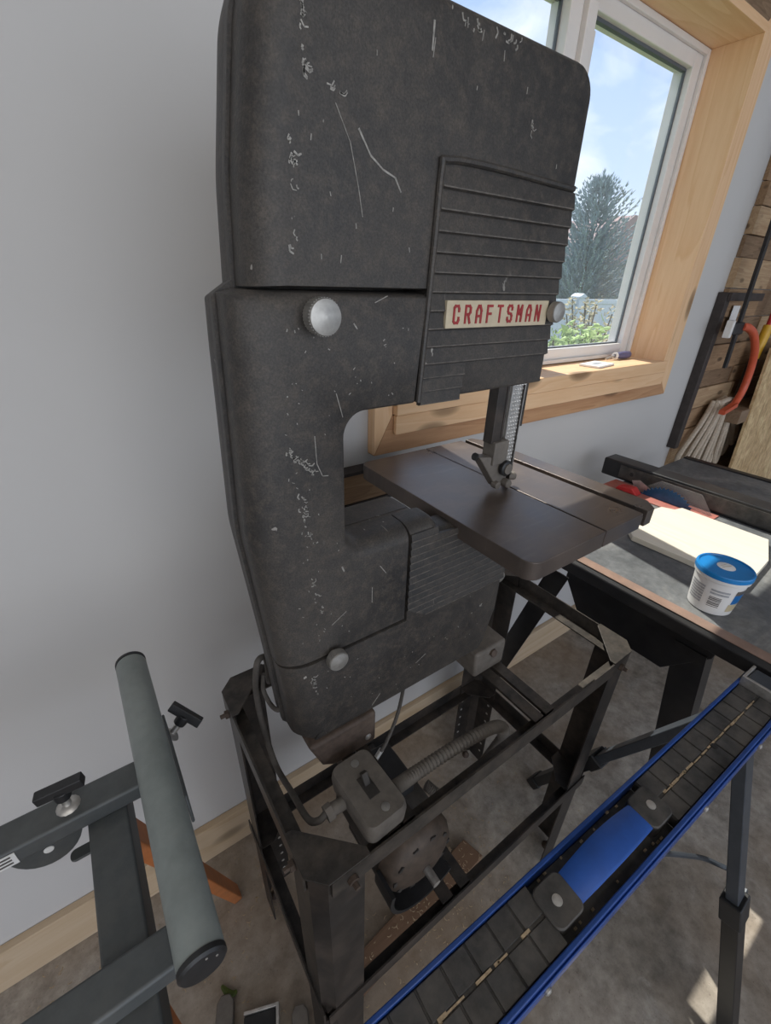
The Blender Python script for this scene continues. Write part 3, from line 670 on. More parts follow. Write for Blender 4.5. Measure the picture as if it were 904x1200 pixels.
# knobs
def knob(p, axis, r, l, mat_='chrome', parent=BS):
    b = MB(); p = Vector(p); ax = Vector(axis)
    prof = [(0, r*0.5), (l*0.28, r*0.5), (l*0.3, r*0.93), (l*0.36, r), (l*0.88, r), (l*0.95, r*0.96), (l*0.955, r*0.93), (l*1.06, r*0.03)]
    b.lathe(p, ax, prof, 36)
    _, _, d_, a_, b_ = b.frame(p, p+ax)
    for k in range(36):
        an = 2*math.pi*k/36; c = p+(a_*math.cos(an)+b_*math.sin(an))*r
        b.bar(c+d_*l*0.38, c+d_*l*0.86, 0.0009, 0.0009)
    return b.build('latch_knob', mat_, parent, smooth=12)
knob((0.1945*S, YF, -0.0285*S), (0, -1, 0), 0.0150, 0.024)
knob((0.200*S, YF, -0.445*S), (0, -1, 0), 0.0135, 0.019, 'greychrome' if 'greychrome' in M else 'chrome')
knob((0.5165, YF-0.001, -0.0275), (0, -1, 0), 0.0115, 0.016)
knob((0.5375, YB+0.0005, -0.4555), (0, -1, 0), 0.0105, 0.032)
# table
tx0, tx1, ty0, ty1, tz = 0.400, 0.706, 0.250, 0.643, -0.296
b = MB()
def rrect(x0, x1, y0, y1, r, n=6):
    o = []
    for cx, cy, a0 in ((x1-r, y1-r, 0), (x0+r, y1-r, 90), (x0+r, y0+r, 180), (x1-r, y0+r, 270)):
        for k in range(n+1): o.append((cx+r*math.cos(R(a0+90*k/n)), cy+r*math.sin(R(a0+90*k/n))))
    return o
sx0, sx1, kx = 0.655, 0.668, 0.556
def tpiece(xa, xb, ya, yb, round_left=False, cham=False):
    P = []
    if round_left:
        r = 0.018; P += [(xb, ya)]+[(xb, yb)]
        P += [(xa+r+r*math.cos(R(a)), yb-r+r*math.sin(R(a))) for a in range(90, 181, 15)]
        P += [(xa+r+r*math.cos(R(a)), ya+r+r*math.sin(R(a))) for a in range(180, 271, 15)]
    elif cham: P = [(xa, ya), (xb-0.018, ya), (xb, ya+0.02), (xb, yb-0.03), (xb-0.02, yb), (xa, yb)]
    else: P = [(xa, ya), (xb, ya), (xb, yb), (xa, yb)]
    b.prism(P, 'z', tz-0.027, tz)
tpiece(tx0, kx-0.0012, ty0, ty1, True)
tpiece(kx+0.0012, sx0, ty0, ty1); b.box(kx-0.0013, kx+0.0013, 0.436, ty1-0.002, tz-0.026, tz-0.0002)
tpiece(sx1, tx1, ty0, ty1, False, True)
b.box(sx0-0.0005, sx1+0.0005, ty0+0.004, ty1-0.01, tz-0.026, tz-0.010)
tbl = b.build('table', 'iron', BS, bevel=0.0022); tbl['label'] = 'square dark iron table with a mitre slot and a saw kerf'
b = MB(); b.prism([(0.47, -0.324), (0.66, -0.324), (0.63, -0.36), (0.565, -0.385), (0.50, -0.36)], 'y', 0.38, 0.50)
for yy in (0.30, 0.45, 0.58): b.box(0.43, 0.69, yy-0.006, yy+0.006, -0.335, -0.3235)
b.box(0.54, 0.60, 0.47, 0.56, -0.40, -0.324); b.build('trunnion', 'rust', BS, bevel=0.003)
b = MB(); b.box(0.5535, 0.5555, 0.425, 0.437, -0.46, -0.13); b.build('blade', 'stand', BS)
# guide post, guide block, guard
b = MB(); b.box(0.4955, 0.5165, 0.423, 0.441, -0.212, -0.10); b.box(0.5135, 0.5172, 0.4215, 0.4235, -0.207, -0.115); b.build('guide_post', 'stand', BS, bevel=0.001)
gb = MB(); gb.box(0.4985, 0.530, 0.417, 0.442, -0.246, -0.209)
gb.prism([(0.472, -0.228), (0.500, -0.232), (0.530, -0.240), (0.541, -0.262), (0.541, -0.286), (0.520, -0.288)], 'y', 0.421, 0.440)
gbo = gb.build('guide_block', 'greydust', BS, bevel=0.002)
b = MB(); b.lathe((0.528, 0.418, -0.254), (0, -1, 0), [(0, 0.0125), (0.006, 0.0125), (0.0075, 0.0105)], 24); k_ = b.build('bearing_ring', 'black', BS); k_.parent = gbo
b = MB(); b.lathe((0.528, 0.4105, -0.254), (0, -1, 0), [(0, 0.0085), (0.002, 0.0085), (0.0021, 0.0078)], 20); k_ = b.build('guide_bolt', 'greydust', BS, smooth=15); k_.parent = gbo
b = MB(); b.lathe((0.535, 0.422, -0.281), (0, -1, 0), [(0, 0.007), (0.012, 0.007), (0.014, 0.005)], 16); b.lathe((0.515, 0.424, -0.281), (0, -1, 0), [(0, 0.006), (0.010, 0.006), (0.011, 0.004)], 16); b.lathe((0.555, 0.43, -0.279), (1, -0.3, 0), [(0, 0.006), (0.012, 0.007), (0.014, 0.005)], 16)
k_ = b.build('set_screw', 'greydust', BS); k_.parent = gbo
b = MB(); b.lathe((0.474, 0.431, -0.230), (-1, 0, 0.4), [(0, 0.006), (0.003, 0.006), (0.004, 0.004)], 14); k_ = b.build('guide_pin', 'black', BS); k_.parent = gbo
b = MB(); b.box(0.530, 0.5605, 0.4275, 0.4295, -0.271, -0.10); b.box(0.530, 0.5325, 0.4295, 0.444, -0.271, -0.10)
for i in range(26):
    for j in range(5):
        zz = -0.262+i*0.006; xx = 0.5355+j*0.0055+(0.0027 if i % 2 else 0)
        if xx < 0.5595: b.lathe((xx, 0.4275, zz), (0, -1, 0), [(0, 0.0021), (0.0006, 0.0014), (0.0009, 0.0004)], 6)
b.build('blade_guard', 'steel', BS)
b = MB(); b.box(0.5615, 0.567, 0.4285, 0.442, -0.195, -0.10); b.build('guard_bracket', 'stand', BS)
# feet of the casting on the stand's cross channels
b = MB(); b.prism([(0.148, -0.585), (0.262, -0.585), (0.262, -0.653), (0.185, -0.653), (0.168, -0.640)], 'y', 0.372, 0.455); b.build('foot', 'rust', BS, bevel=0.006, seg=3)
b = MB(); b.prism([(0.478, -0.593), (0.560, -0.593), (0.560, -0.652), (0.482, -0.652)], 'y', 0.372, 0.455); b.build('foot', 'greydust', BS, bevel=0.006, seg=3)
for x, y in ((0.248, 0.385), (0.235, 0.371)):
    pass
b = MB(); b.lathe((0.522, 0.372, -0.607), (0, -1, 0.3), [(0, 0.008), (0.006, 0.008), (0.007, 0.005)], 6); b.build('foot_bolt', 'rust', BS)
b = MB(); b.lathe((0.246, 0.3725, -0.632), (0, -1, 0), [(0, 0.0055), (0.002, 0.0055), (0.003, 0.004)], 14); b.build('foot_bolt', 'steel', BS)

# ------------------------------------------------------------------ saw stand
x0, x1, y0, y1, zt, zl = 0.088, 0.811, 0.245, 0.612, -0.647, -1.075
ST = thing('saw_stand', ((x0+x1)/2, (y0+y1)/2, FL), 'open black angle-steel stand with four legs carrying the band saw', 'stand')
def leg(cx, cy, sx, sy):
    b = MB(); a, c, t_ = 0.072, 0.018, 0.0028
    sec = [(a, 0), (c, 0), (c*0.75, c*0.3), (c*0.3, c*0.75), (0, c), (0, a), (t_, a), (t_, c+t_*0.4), (c*0.3+t_*0.8, c*0.75+t_*0.8), (c*0.75+t_*0.8, c*0.3+t_*0.8), (c+t_*0.4, t_), (a, t_)]
    sec = [(cx+sx*u_, cy+sy*w_) for u_, w_ in sec]
    b.prism(sec, 'z', FL+0.012, zt-0.004)
    return b.build('leg', 'stand', ST, smooth=25)
legs = [leg(x0, y0, 1, 1), leg(x1, y0, -1, 1), leg(x1, y1, -1, -1), leg(x0, y1, 1, -1)]
for (cx, cy, sx, sy), lg in zip(((x0, y0, 1, 1), (x1, y0, -1, 1), (x1, y1, -1, -1), (x0, y1, 1, -1)), legs):
    b = MB(); b.lathe((cx+sx*0.02, cy+sy*0.02, FL+0.0005), (0, 0, 1), [(0, 0.011), (0.006, 0.011), (0.012, 0.006), (0.02, 0.004)], 12); f_ = b.build('leg_glide', 'rust', ST); f_.parent = lg
    if sy < 0:
        for k in range(7):
            zz = FL+0.06+k*0.036
            for q, ax_ in (((cx+sx*0.058, cy+sy*0.0029, zz), (0, sy, 0)), ((cx+sx*0.0029, cy+sy*0.058, zz), (sx, 0, 0))):
                b = MB(); b.lathe(q, ax_, [(0, 0.004), (0.0004, 0.0035)], 10); f_ = b.build('punched_hole', 'steel', ST); f_.parent = lg
def rail(p0, p1, u, w, name='rail', mat_='standtop', wu=0.026, ww=0.036):
    b = MB(); b.angle(p0, p1, u, w, wu, ww, 0.003)
    return b.build(name, mat_, ST, smooth=0)
e_ = 0.0045
rail((x0+0.022, y0-e_, zt-0.036), (x1-0.022, y0-e_, zt-0.036), (0, 1, 0), (0, 0, 1), 'top_rail')
rail((x0+0.022, y1+e_, zt-0.036), (x1-0.022, y1+e_, zt-0.036), (0, -1, 0), (0, 0, 1), 'top_rail')
rail((x0-e_, y0+0.022, zt-0.036), (x0-e_, y1-0.022, zt-0.036), (1, 0, 0), (0, 0, 1), 'top_rail')
rail((x1+e_, y0+0.022, zt-0.036), (x1+e_, y1-0.022, zt-0.036), (-1, 0, 0), (0, 0, 1), 'top_rail')
for cx, cy, sx, sy in ((x0, y0, 1, 1), (x1, y0, -1, 1), (x1, y1, -1, -1), (x0, y1, 1, -1)):
    b = MB(); b.prism([(cx+sx*u_, cy+sy*w_) for u_, w_ in ((0.018, -e_), (0.078, -e_), (0.078, 0.006), (0.006, 0.078), (-e_, 0.078), (-e_, 0.018))], 'z', zt+0.0004, zt+0.003)
    b.build('corner_gusset', 'standtop', ST, bevel=0.0008)
    for q in ((cx+sx*0.05, cy-sy*0.005, zt-0.02, 0, -sy), (cx-sx*0.005, cy+sy*0.05, zt-0.02, -sx, 0)):
        b = MB(); b.lathe(q[:3], (q[3], q[4], 0), [(0, 0.0075), (0.006, 0.0075), (0.0065, 0.004), (0.014, 0.0038)], 6); b.build('bolt', 'rust', ST)
    b = MB(); b.prism([(cx+sx*u_, cy+sy*w_) for u_, w_ in ((0.004, 0.004), (0.075, 0.004), (0.075, 0.03), (0.03, 0.075), (0.004, 0.075))], 'z', zl+0.0004, zl+0.003); b.build('corner_gusset', 'stand', ST)
e2 = 0.0032
rail((x0+0.004, y0-e2, zl-0.032), (x1-0.004, y0-e2, zl-0.032), (0, 1, 0), (0, 0, 1), 'lower_rail', 'stand')
rail((x0+0.004, y1+e2, zl-0.032), (x1-0.004, y1+e2, zl-0.032), (0, -1, 0), (0, 0, 1), 'lower_rail', 'stand')
rail((x0-e2, y0+0.004, zl-0.032), (x0-e2, y1-0.004, zl-0.032), (1, 0, 0), (0, 0, 1), 'lower_rail', 'stand')
rail((x1+e2, y0+0.004, zl-0.032), (x1+e2, y1-0.004, zl-0.032), (-1, 0, 0), (0, 0, 1), 'lower_rail', 'stand')
# cross channels that carry the casting, and lower ones that carry the motor
for xx in (0.527, 0.556): 
    b = MB(); b.angle((xx, y0+0.004, zt-0.0065), (xx, y1-0.004, zt-0.0065), (-1, 0, 0), (0, 0, -1), 0.022, 0.03); b.build('cross_channel', 'standtop', ST, smooth=0)
for xx, s_ in ((0.200, 1), (0.245, -1)):
    b = MB(); b.angle((xx, y0+0.004, zt-0.0065), (xx, y1-0.004, zt-0.0065), (s_, 0, 0), (0, 0, -1), 0.020, 0.03); b.build('cross_channel', 'stand', ST, smooth=0)
for xx in (0.372, 0.418):
    b = MB(); b.angle((xx, y0+0.004, zl+0.0025), (xx, y1-0.004, zl+0.0025), (-1, 0, 0), (0, 0, -1), 0.026, 0.03); b.build('lower_channel', 'stand', ST, smooth=0)

# ------------------------------------------------------------------ motor, switch box, conduits, cords
MO = thing('electric_motor', (0.315, 0.40, -1.0715), 'grimy black electric motor with a ribbed end under the switch box in the stand', 'motor')
b = MB(); c = Vector((0.318, 0.50, -0.955)); ax = (0, -1, 0)
b.lathe(c, ax, [(0, 0.03), (0.004, 0.066), (0.02, 0.078), (0.17, 0.078), (0.175, 0.074)], 40); b.build('motor_body', 'motor', MO)
b = MB(); b.lathe(c+Vector((0, -0.1755, 0)), ax, [(0, 0.080), (0.012, 0.080), (0.03, 0.070), (0.04, 0.045), (0.045, 0.02)], 40); eb = b.build('end_bell', 'copper', MO)
b = MB()
for k in range(10):
    an = k*math.pi/5; d_ = Vector((math.cos(an), 0, math.sin(an))); b.bar(c+Vector((0, -0.206, 0))+d_*0.03, c+Vector((0, -0.206, 0))+d_*0.066, 0.008, 0.012)
k_ = b.build('vent_rib', 'motor', MO); k_.parent = eb
b = MB(); b.cyl(c+Vector((0, -0.221, 0)), c+Vector((0, -0.25, 0)), 0.008, 14); b.build('shaft', 'steel', MO)
b = MB(); P = [(c.x+0.088*math.cos(R(a)), c.z+0.088*math.sin(R(a))) for a in range(165, 316, 10)]+[(c.x+0.0805*math.cos(R(a)), c.z+0.0805*math.sin(R(a))) for a in range(315, 164, -10)]
b.prism(P, 'y', 0.270, 0.320); b.build('cradle_strap', 'black', MO)
b = MB(); b.box(0.262, 0.374, 0.325, 0.47, -1.0715, -1.058); b.prism([(0.275, -1.062), (0.361, -1.062), (0.345, -1.02), (0.291, -1.02)], 'y', 0.33, 0.44); b.build('motor_base', 'motor', MO, bevel=0.003)
b = MB(); b.box(0.288, 0.358, 0.372, 0.47, -0.888, -0.845); b.build('terminal_box', 'black', MO, bevel=0.006)

# switch box: long axis from (0.215,0.385) towards (0.226,0.275)
SB = thing('switch_box', (0.22, 0.33, -0.735), 'dusty grey switch box with dark toggle inside the near corner of the saw stand', 'switch box')
mt = Matrix.Translation((0.200, 0.300, -0.645)) @ Matrix.Rotation(R(2), 4, 'Z') @ Matrix.Rotation(R(-2), 4, 'X')
b = MB(); P = rrect(-0.033, 0.033, -0.053, 0.053, 0.013)
n = len(P); vs = []
for z_, s_ in ((-0.005, 0.96), (0.016, 1.0), (0.024, 0.975), (0.028, 0.92)): vs += [mt @ Vector((x*s_, y*(s_ if s_ > .95 else s_+.03), z_)) for x, y in P]
fs = [(r*n+i, r*n+(i+1) % n, (r+1)*n+(i+1) % n, (r+1)*n+i) for r in range(3) for i in range(n)]+[tuple(range(n-1, -1, -1)), tuple(3*n+i for i in range(n))]
b.add(vs, fs); b.build('box_body', 'greydust', SB, smooth=50)
b = MB(); b.box(-0.0085, 0.0085, -0.018, 0.016, 0.0281, 0.0295, mt); tp = b.build('toggle_slot', 'motor', SB, bevel=0.001)
b = MB(); b.bar(mt @ Vector((0, 0.002, 0.028)), mt @ Vector((0, 0.011, 0.044)), 0.0095, 0.008); k_ = b.build('toggle', 'motor', SB, bevel=0.0015); k_.parent = tp
for yy in (0.037, -0.037):
    b = MB(); b.lathe(mt @ Vector((0.003, yy, 0.028)), mt.to_3x3() @ Vector((0, 0, 1)), [(0, 0.006), (0.0012, 0.006), (0.0016, 0.0035), (0.0017, 0.001)], 18); b.build('plate_screw', 'chrome', SB)
b = MB(); b.cyl(mt @ Vector((-0.032, 0.012, 0.006)), mt @ Vector((-0.050, 0.014, 0.005)), 0.009, 16); b.cyl(mt @ Vector((-0.0501, 0.014, 0.005)), mt @ Vector((-0.060, 0.014, 0.004)), 0.012, 8); b.build('cable_clamp', 'greydust', SB)
b = MB(); b.bar((0.205, 0.280, -0.6518), (0.205, 0.33, -0.6518), 0.03, 0.0024); b.bar((0.205, 0.2795, -0.6518), (0.205, 0.2795, -0.69), 0.03, 0.0024, (0, 1, 0)); b.build('mounting_bracket', 'rust', SB)

def conduit(pts, r, label):
    b = MB(); b.tube(pts, r, 12, 46, rad=None)
    # corrugation: modulate each ring
    n = 12; rings = len(b.v)//n
    cs = [sum((b.v[i*n+k] for k in range(n)), Vector())/n for i in range(rings)]
    for i in range(rings):
        f = 1.0+0.15*math.sin(i*math.pi/2+0.3)
        for k in range(n): b.v[i*n+k] = cs[i]+(b.v[i*n+k]-cs[i])*f
    return tag(b.build('flexible_conduit', 'greydust', smooth=60), label, 'conduit')
conduit([(0.234, 0.285, -0.634), (0.28, 0.290, -0.645), (0.36, 0.292, -0.655), (0.44, 0.29, -0.668), (0.475, 0.288, -0.69), (0.483, 0.288, -0.72)], 0.0095, 'upper ribbed grey conduit running right from the switch box')
conduit([(0.483, 0.288, -0.725), (0.465, 0.295, -0.77), (0.45, 0.30, -0.80), (0.42, 0.315, -0.85), (0.395, 0.33, -0.88), (0.375, 0.36, -0.865)], 0.0095, 'lower ribbed grey conduit curling back to the motor')
b = MB(); b.tube([(0.142, 0.314, -0.641), (0.130, 0.316, -0.652), (0.122, 0.335, -0.668), (0.124, 0.40, -0.70), (0.124, 0.46, -0.72), (0.122, 0.49, -0.68), (0.120, 0.50, -0.62), (0.119, 0.497, -0.565), (0.119, 0.483, -0.52), (0.124, 0.482, -0.497), (0.134, 0.490, -0.50), (0.145, 0.51, -0.53), (0.15, 0.53, -0.60)], 0.0048, 10, 10)
tag(b.build('power_cord', 'cord'), 'dusty grey power cord hanging inside the left side of the saw stand', 'cord')
b = MB(); b.tube([(0.131, 0.487, -0.531), (0.127, 0.484, -0.560), (0.129, 0.462, -0.572), (0.131, 0.435, -0.556), (0.140, 0.432, -0.548)], 0.0035, 8, 8)
tag(b.build('power_cord', 'cord'), 'thin short cord looping off the lower left edge of the band saw', 'cord')
b = MB(); b.tube([(0.276, 0.49, -0.60), (0.278, 0.49, -0.70), (0.282, 0.49, -0.80)], 0.0055, 8, 4); tag(b.build('drive_belt', 'black'), 'dark drive belt hanging behind the saw down to the motor', 'belt')
b = MB(); b.tube([(0.40, 0.47, -0.60), (0.39, 0.46, -0.66), (0.36, 0.44, -0.73), (0.325, 0.43, -0.785), (0.31, 0.43, -0.80)], 0.0035, 8, 8); tag(b.build('motor_cable', 'cord'), 'thin cable curving from under the saw to the motor terminal', 'cable')
b = MB(); b.cyl((0.300, 0.425, -0.802), (0.318, 0.432, -0.798), 0.005, 12); tag(b.build('cable_ferrule', 'steel'), 'small bright metal ferrule at the end of the thin motor cable', 'ferrule')

# ------------------------------------------------------------------ table saw on its own black stand
TZ = -0.55
TS = thing('table_saw', (1.2, 0.25, FL), 'dusty grey table saw on black splayed legs behind the saw stand', 'table saw')
b = MB(); b.prism([(0.866, -0.30), (1.80, -0.30), (1.80, 0.62), (1.22, 0.62), (1.22, 0.453), (0.866, 0.453)], 'z', TZ-0.012, TZ); b.prism([(0.89, -0.28), (1.78, -0.28), (1.78, 0.60), (1.24, 0.60), (1.24, 0.44), (0.89, 0.44)], 'z', TZ-0.035, TZ-0.0125); tt = b.build('table_top', 'tstop', TS, bevel=0.0015)
b = MB(); b.prism([(0.838, TZ-0.035), (0.8655, TZ-0.035), (0.8655, TZ+0.0005), (0.848, TZ+0.0005), (0.838, TZ-0.008)], 'y', -0.30, 0.455); b.build('front_edge_rail', 'tsblack', TS, bevel=0.003)
b = MB(); b.box(0.846, 0.872, -0.30, 0.451, TZ+0.0006, TZ+0.0018); k_ = b.build('edge_strip', 'tsedge', TS); k_['label'] = 'worn brown strip along the table edge'
b = MB(); b.box(1.8005, 1.83, -0.30, 0.62, TZ-0.04, TZ+0.004); b.build('far_edge_rail', 'tsblack', TS, bevel=0.003)
b = MB(); b.prism([(0.452, TZ-0.036), (0.455, TZ-0.07), (0.40, TZ-0.155), (0.205, TZ-0.155), (0.135, TZ-0.07), (0.13, TZ-0.036)], 'x', 0.872, 0.885); b.build('apron', 'tsblack', TS, bevel=0.002)
b = MB(); b.prism([(0.44, TZ-0.036), (0.46, TZ-0.09), (0.43, TZ-0.155), (0.17, TZ-0.155), (0.14, TZ-0.036)], 'x', 1.71, 1.722); b.build('apron', 'tsblack', TS, bevel=0.002)
def tsleg(xa, ya, xb, yb, w0=0.062, sx=1, s_=1):
    b = MB(); p0 = Vector((xa, ya, TZ-0.07)); p1 = Vector((xb, yb, FL+0.002))
    b.angle(p0, p1, (0, s_, 0), (sx, 0, 0), w0, 0.045, 0.003); return b.build('leg', 'tsblack', TS, smooth=0)
tsleg(0.868, 0.500, 0.900, 0.735, 0.055, 1, -1); tsleg(0.868, 0.142, 1.01, 0.075, 0.058, 1, 1)
tsleg(1.726, 0.500, 1.68, 0.735, 0.055, -1, -1); tsleg(1.726, 0.142, 1.60, 0.075, 0.058, -1, 1)
b = MB(); b.box(1.295, 1.378, 0.34, 0.64, TZ+0.0003, TZ+0.003); b.build('throat_insert', 'redinsert', TS, bevel=0.0008)
b = MB(); c = Vector((1.338, 0.465, TZ-0.045)); P = []
nt_ = 48
for k in range(nt_):
    a = 2*math.pi*k/nt_; r0, r1 = 0.090, 0.083
    P += [(c.y+r1*math.cos(a), c.z+r1*math.sin(a)), (c.y+r0*math.cos(a+0.09), c.z+r0*math.sin(a+0.09))]
b.prism(P, 'x', c.x-0.0012, c.x+0.0012); b.build('saw_blade', 'bladeblue', TS, smooth=0)
b = MB(); b.prism([(0.475, TZ+0.0035), (0.56, TZ+0.0035), (0.575, TZ+0.03), (0.553, TZ+0.038)], 'x', 1.343, 1.3445); b.build('riving_plate', 'steel', TS)
b = MB(); b.prism([(0.53, TZ+0.004), (0.60, TZ+0.004), (0.592, TZ+0.016), (0.55, TZ+0.022)], 'x', 1.30, 1.330); k_ = b.build('anti_kick_pawl', 'redplastic', TS, bevel=0.003); k_['label'] = 'bright red plastic wedge by the blade'
b = MB(); b.prism([(0.35, TZ+0.0035), (0.56, TZ+0.0035), (0.50, TZ+0.052), (0.39, TZ+0.052)], 'x', 1.357, 1.3585); b.build('blade_guard', 'clear', TS)
RF = thing('rip_fence', (1.42, 0.25, TZ), 'long black dusty rip fence lying across the table saw beside the blue blade', 'fence')
b = MB(); b.box(1.388, 1.452, -0.25, 0.70, TZ+0.0008, TZ+0.058); b.build('fence_body', 'tsblack', RF, bevel=0.005)
b = MB(); b.box(1.3855, 1.3878, -0.24, 0.64, TZ+0.010, TZ+0.050); b.build('fence_face', 'shblack', RF)
for yy in (0.21, 0.60):
    b = MB(); b.lathe((1.3854, yy, TZ+0.03), (-1, 0, 0), [(0, 0.0065), (0.0006, 0.006)], 14); b.build('fence_hole', 'black', RF)
b = MB(); P = [(1.048, 0.165), (1.20, 0.175), (1.314, 0.21), (1.314, 0.412), (1.285, 0.418), (1.27, 0.447), (1.105, 0.462), (1.040, 0.405)]
b.prism(P, 'z', TZ+0.0006, TZ+0.0145); tag(b.build('pine_board', 'pinepale', bevel=0.0015), 'sunlit pale wooden board lying on the table saw beside the blade', 'board')
b = MB(); b.tube([(1.40, 0.235, TZ+0.062), (1.44, 0.23, TZ+0.066), (1.55, 0.25, TZ+0.035), (1.75, 0.22, TZ+0.02)], 0.0045, 8, 8); tag(b.build('cable', 'black'), 'dark grey cable crossing the rip fence at the right edge', 'cable')

# tub of filler
TB = thing('plastic_tub', (0.922, 0.178, TZ), 'white plastic tub with a blue lid standing on the table saw edge', 'tub')
tcx, tcy = 0.922, 0.178; TB.scale = (0.80, 0.80, 0.84); TB.location.x = 0.932; TB.location.y = 0.188; tz0 = TZ+0.0008
b = MB(); b.lathe((tcx, tcy, tz0), (0, 0, 1), [(0, 0.043), (0.002, 0.046), (0.085, 0.054), (0.088, 0.0575), (0.096, 0.058)], 48); b.build('tub_body', 'tubwhite', TB, smooth=30)
b = MB(); b.lathe((tcx, tcy, tz0+0.0965), (0, 0, 1), [(0, 0.0595), (0.009, 0.0595), (0.0115, 0.058), (0.0115, 0.0545), (0.0085, 0.0535), (0.0085, 0.001)], 48); ld = b.build('lid', 'tubblue', TB, smooth=30); ld['label'] = 'blue lid with an oval white sticker'
b = MB(); b.lathe((tcx+0.004, tcy, tz0+0.1052), (0, 0, 1), [(0, 0.019), (0.0004, 0.0185)], 32); k_ = b.build('lid_sticker', 'paper', TB); k_.parent = ld
b = MB(); b.bar((tcx-0.008, tcy+0.004, tz0+0.1058), (tcx+0.016, tcy-0.006, tz0+0.1058), 0.0015, 0.0003); b.bar((tcx-0.004, tcy+0.009, tz0+0.1058), (tcx+0.014, tcy+0.004, tz0+0.1058), 0.001, 0.0003); k_ = b.build('sticker_print', 'labeltan', TB, smooth=0); k_.parent = ld
def curved(b, a0, a1, h0, h1, off=0.0004, n=10):
    vs = []
    for k in range(n+1):
        a = R(a0+(a1-a0)*k/n)
        for h in (h0, h1):
            r = 0.046+(0.008)*(h-0.002)/0.083+off
            vs.append((tcx+r*math.cos(a), tcy+r*math.sin(a), tz0+h))
            
    b.add(vs, [(2*k, 2*k+2, 2*k+3, 2*k+1) for k in range(n)])
b = MB()
for i in range(7): curved(b, 128, 170, 0.022+i*0.007, 0.0225+i*0.007+0.0045)
b.build('small_print', 'labelgrey', TB, smooth=0)
b = MB(); curved(b, 184, 216, 0.020, 0.052, 0.0003); b.build('barcode_panel', 'paper', TB)
b = MB()
for i in range(7): curved(b, 186, 214, 0.0225+i*0.0042, 0.0225+i*0.0042+(0.0028 if i % 3 else 0.0018), 0.0007)
b.build('barcode', 'labeldark', TB, smooth=0)
b = MB()
for i in range(2): curved(b, 184, 226, 0.056+i*0.008, 0.056+i*0.008+0.005, 0.0005)
b.build('warning_print', 'labelgrey', TB, smooth=0)
b = MB(); curved(b, 240, 284, 0.036, 0.062, 0.0004); b.build('front_label', 'labelblue', TB)
b = MB(); curved(b, 240, 284, 0.062, 0.074, 0.0004); b.build('label_band', 'labeldark', TB)
b = MB(); curved(b, 236, 284, 0.014, 0.035, 0.0004); b.build('label_foot', 'labeltan', TB)

# ------------------------------------------------------------------ folding sawhorse
SZ = -0.57
pa = Vector((-0.057, 0.0803, SZ)); yaw = math.atan2(-0.029, 0.73)
mt = Matrix.Translation(pa) @ Matrix.Rotation(yaw, 4, 'Z') @ Matrix.Scale(0.95, 4)     # local x along the length, local y across (0 = centre)
SH = thing('sawhorse', (0.4, 0.065, FL), 'black topped folding sawhorse with blue side rails and blue handle in the foreground', 'sawhorse')
L = 0.892; hw = 0.031
for s_ in (1, -1):
    b = MB()
    b.box(0, L, s_*hw-0.0008 if s_ > 0 else -hw-0.0045, s_*hw+0.0045 if s_ > 0 else -hw+0.0008, -0.032, 0.004, mt)
    if s_ < 0: b.box(0, L, -hw-0.0075, -hw-0.0046, -0.032, -0.006, mt)
    b.build('side_rail', 'blue', SH, bevel=0.0015)
b = MB(); hx0, hx1 = 0.372, 0.532
def tile(xa, xb, ya, yb, zt_=0.0): b.box(xa+0.0008, xb-0.0008, ya+0.0006, yb-0.0006, -0.012, zt_, mt)
b.box(0, hx0-0.03, -hw+0.001, hw-0.001, -0.020, -0.0023, mt); b.box(hx1+0.03, L-0.01, -hw+0.001, hw-0.001, -0.020, -0.0023, mt)
b.box(hx0-0.0301, hx1+0.0301, -hw+0.001, hw-0.001, -0.030, -0.018, mt)
nx = 12
for xa, xb in ((0.0, hx0-0.03), (hx1+0.03, L-0.01)):
    nn = int((xb-xa)/0.031); st = (xb-xa)/nn
    for k in range(nn):
        for ya, yb in ((-hw+0.001, -0.001), (0.001, hw-0.001)): tile(xa+k*st, xa+(k+1)*st, ya, yb)
tp = b.build('top_tray', 'shblack', SH, bevel=0.0012, seg=1)
b = MB(); rn = random.Random(9)
for xa, xb in ((0.03, hx0-0.04), (hx1+0.05, L-0.03)):
    xx = xa
    while xx < xb:
        l_ = rn.uniform(.006, .022); w_ = rn.uniform(.0006, .0016); o_ = rn.uniform(-.0006, .0006)
        if rn.random() < .8: b.box(xx, min(xx+l_, xb), o_-w_, o_+w_, -0.0022, rn.choice((-.0008, -.0004, .0004)), mt)
        xx += l_*rn.choice((.7, 1.0, 1.25))
for xx in (0.162, 0.195, 0.60, 0.635): b.box(xx-0.0011, xx+0.0011, -0.024, 0.012, -0.0022, -0.0008, mt)
for k in range(16):
    xx = rn.choice((rn.gauss(.372, .008), rn.gauss(.525, .008), rn.uniform(.38, .52))); yy = rn.choice((-1, 1))*rn.uniform(0.024, 0.028); b.box(xx, xx+rn.uniform(.002, .006), yy, yy+0.0025, -0.0178, -0.016, mt)
b.cur = 0; k_ = b.build('dust_in_groove', 'dust', SH, smooth=0); k_.parent = tp; k_['kind'] = 'stuff'
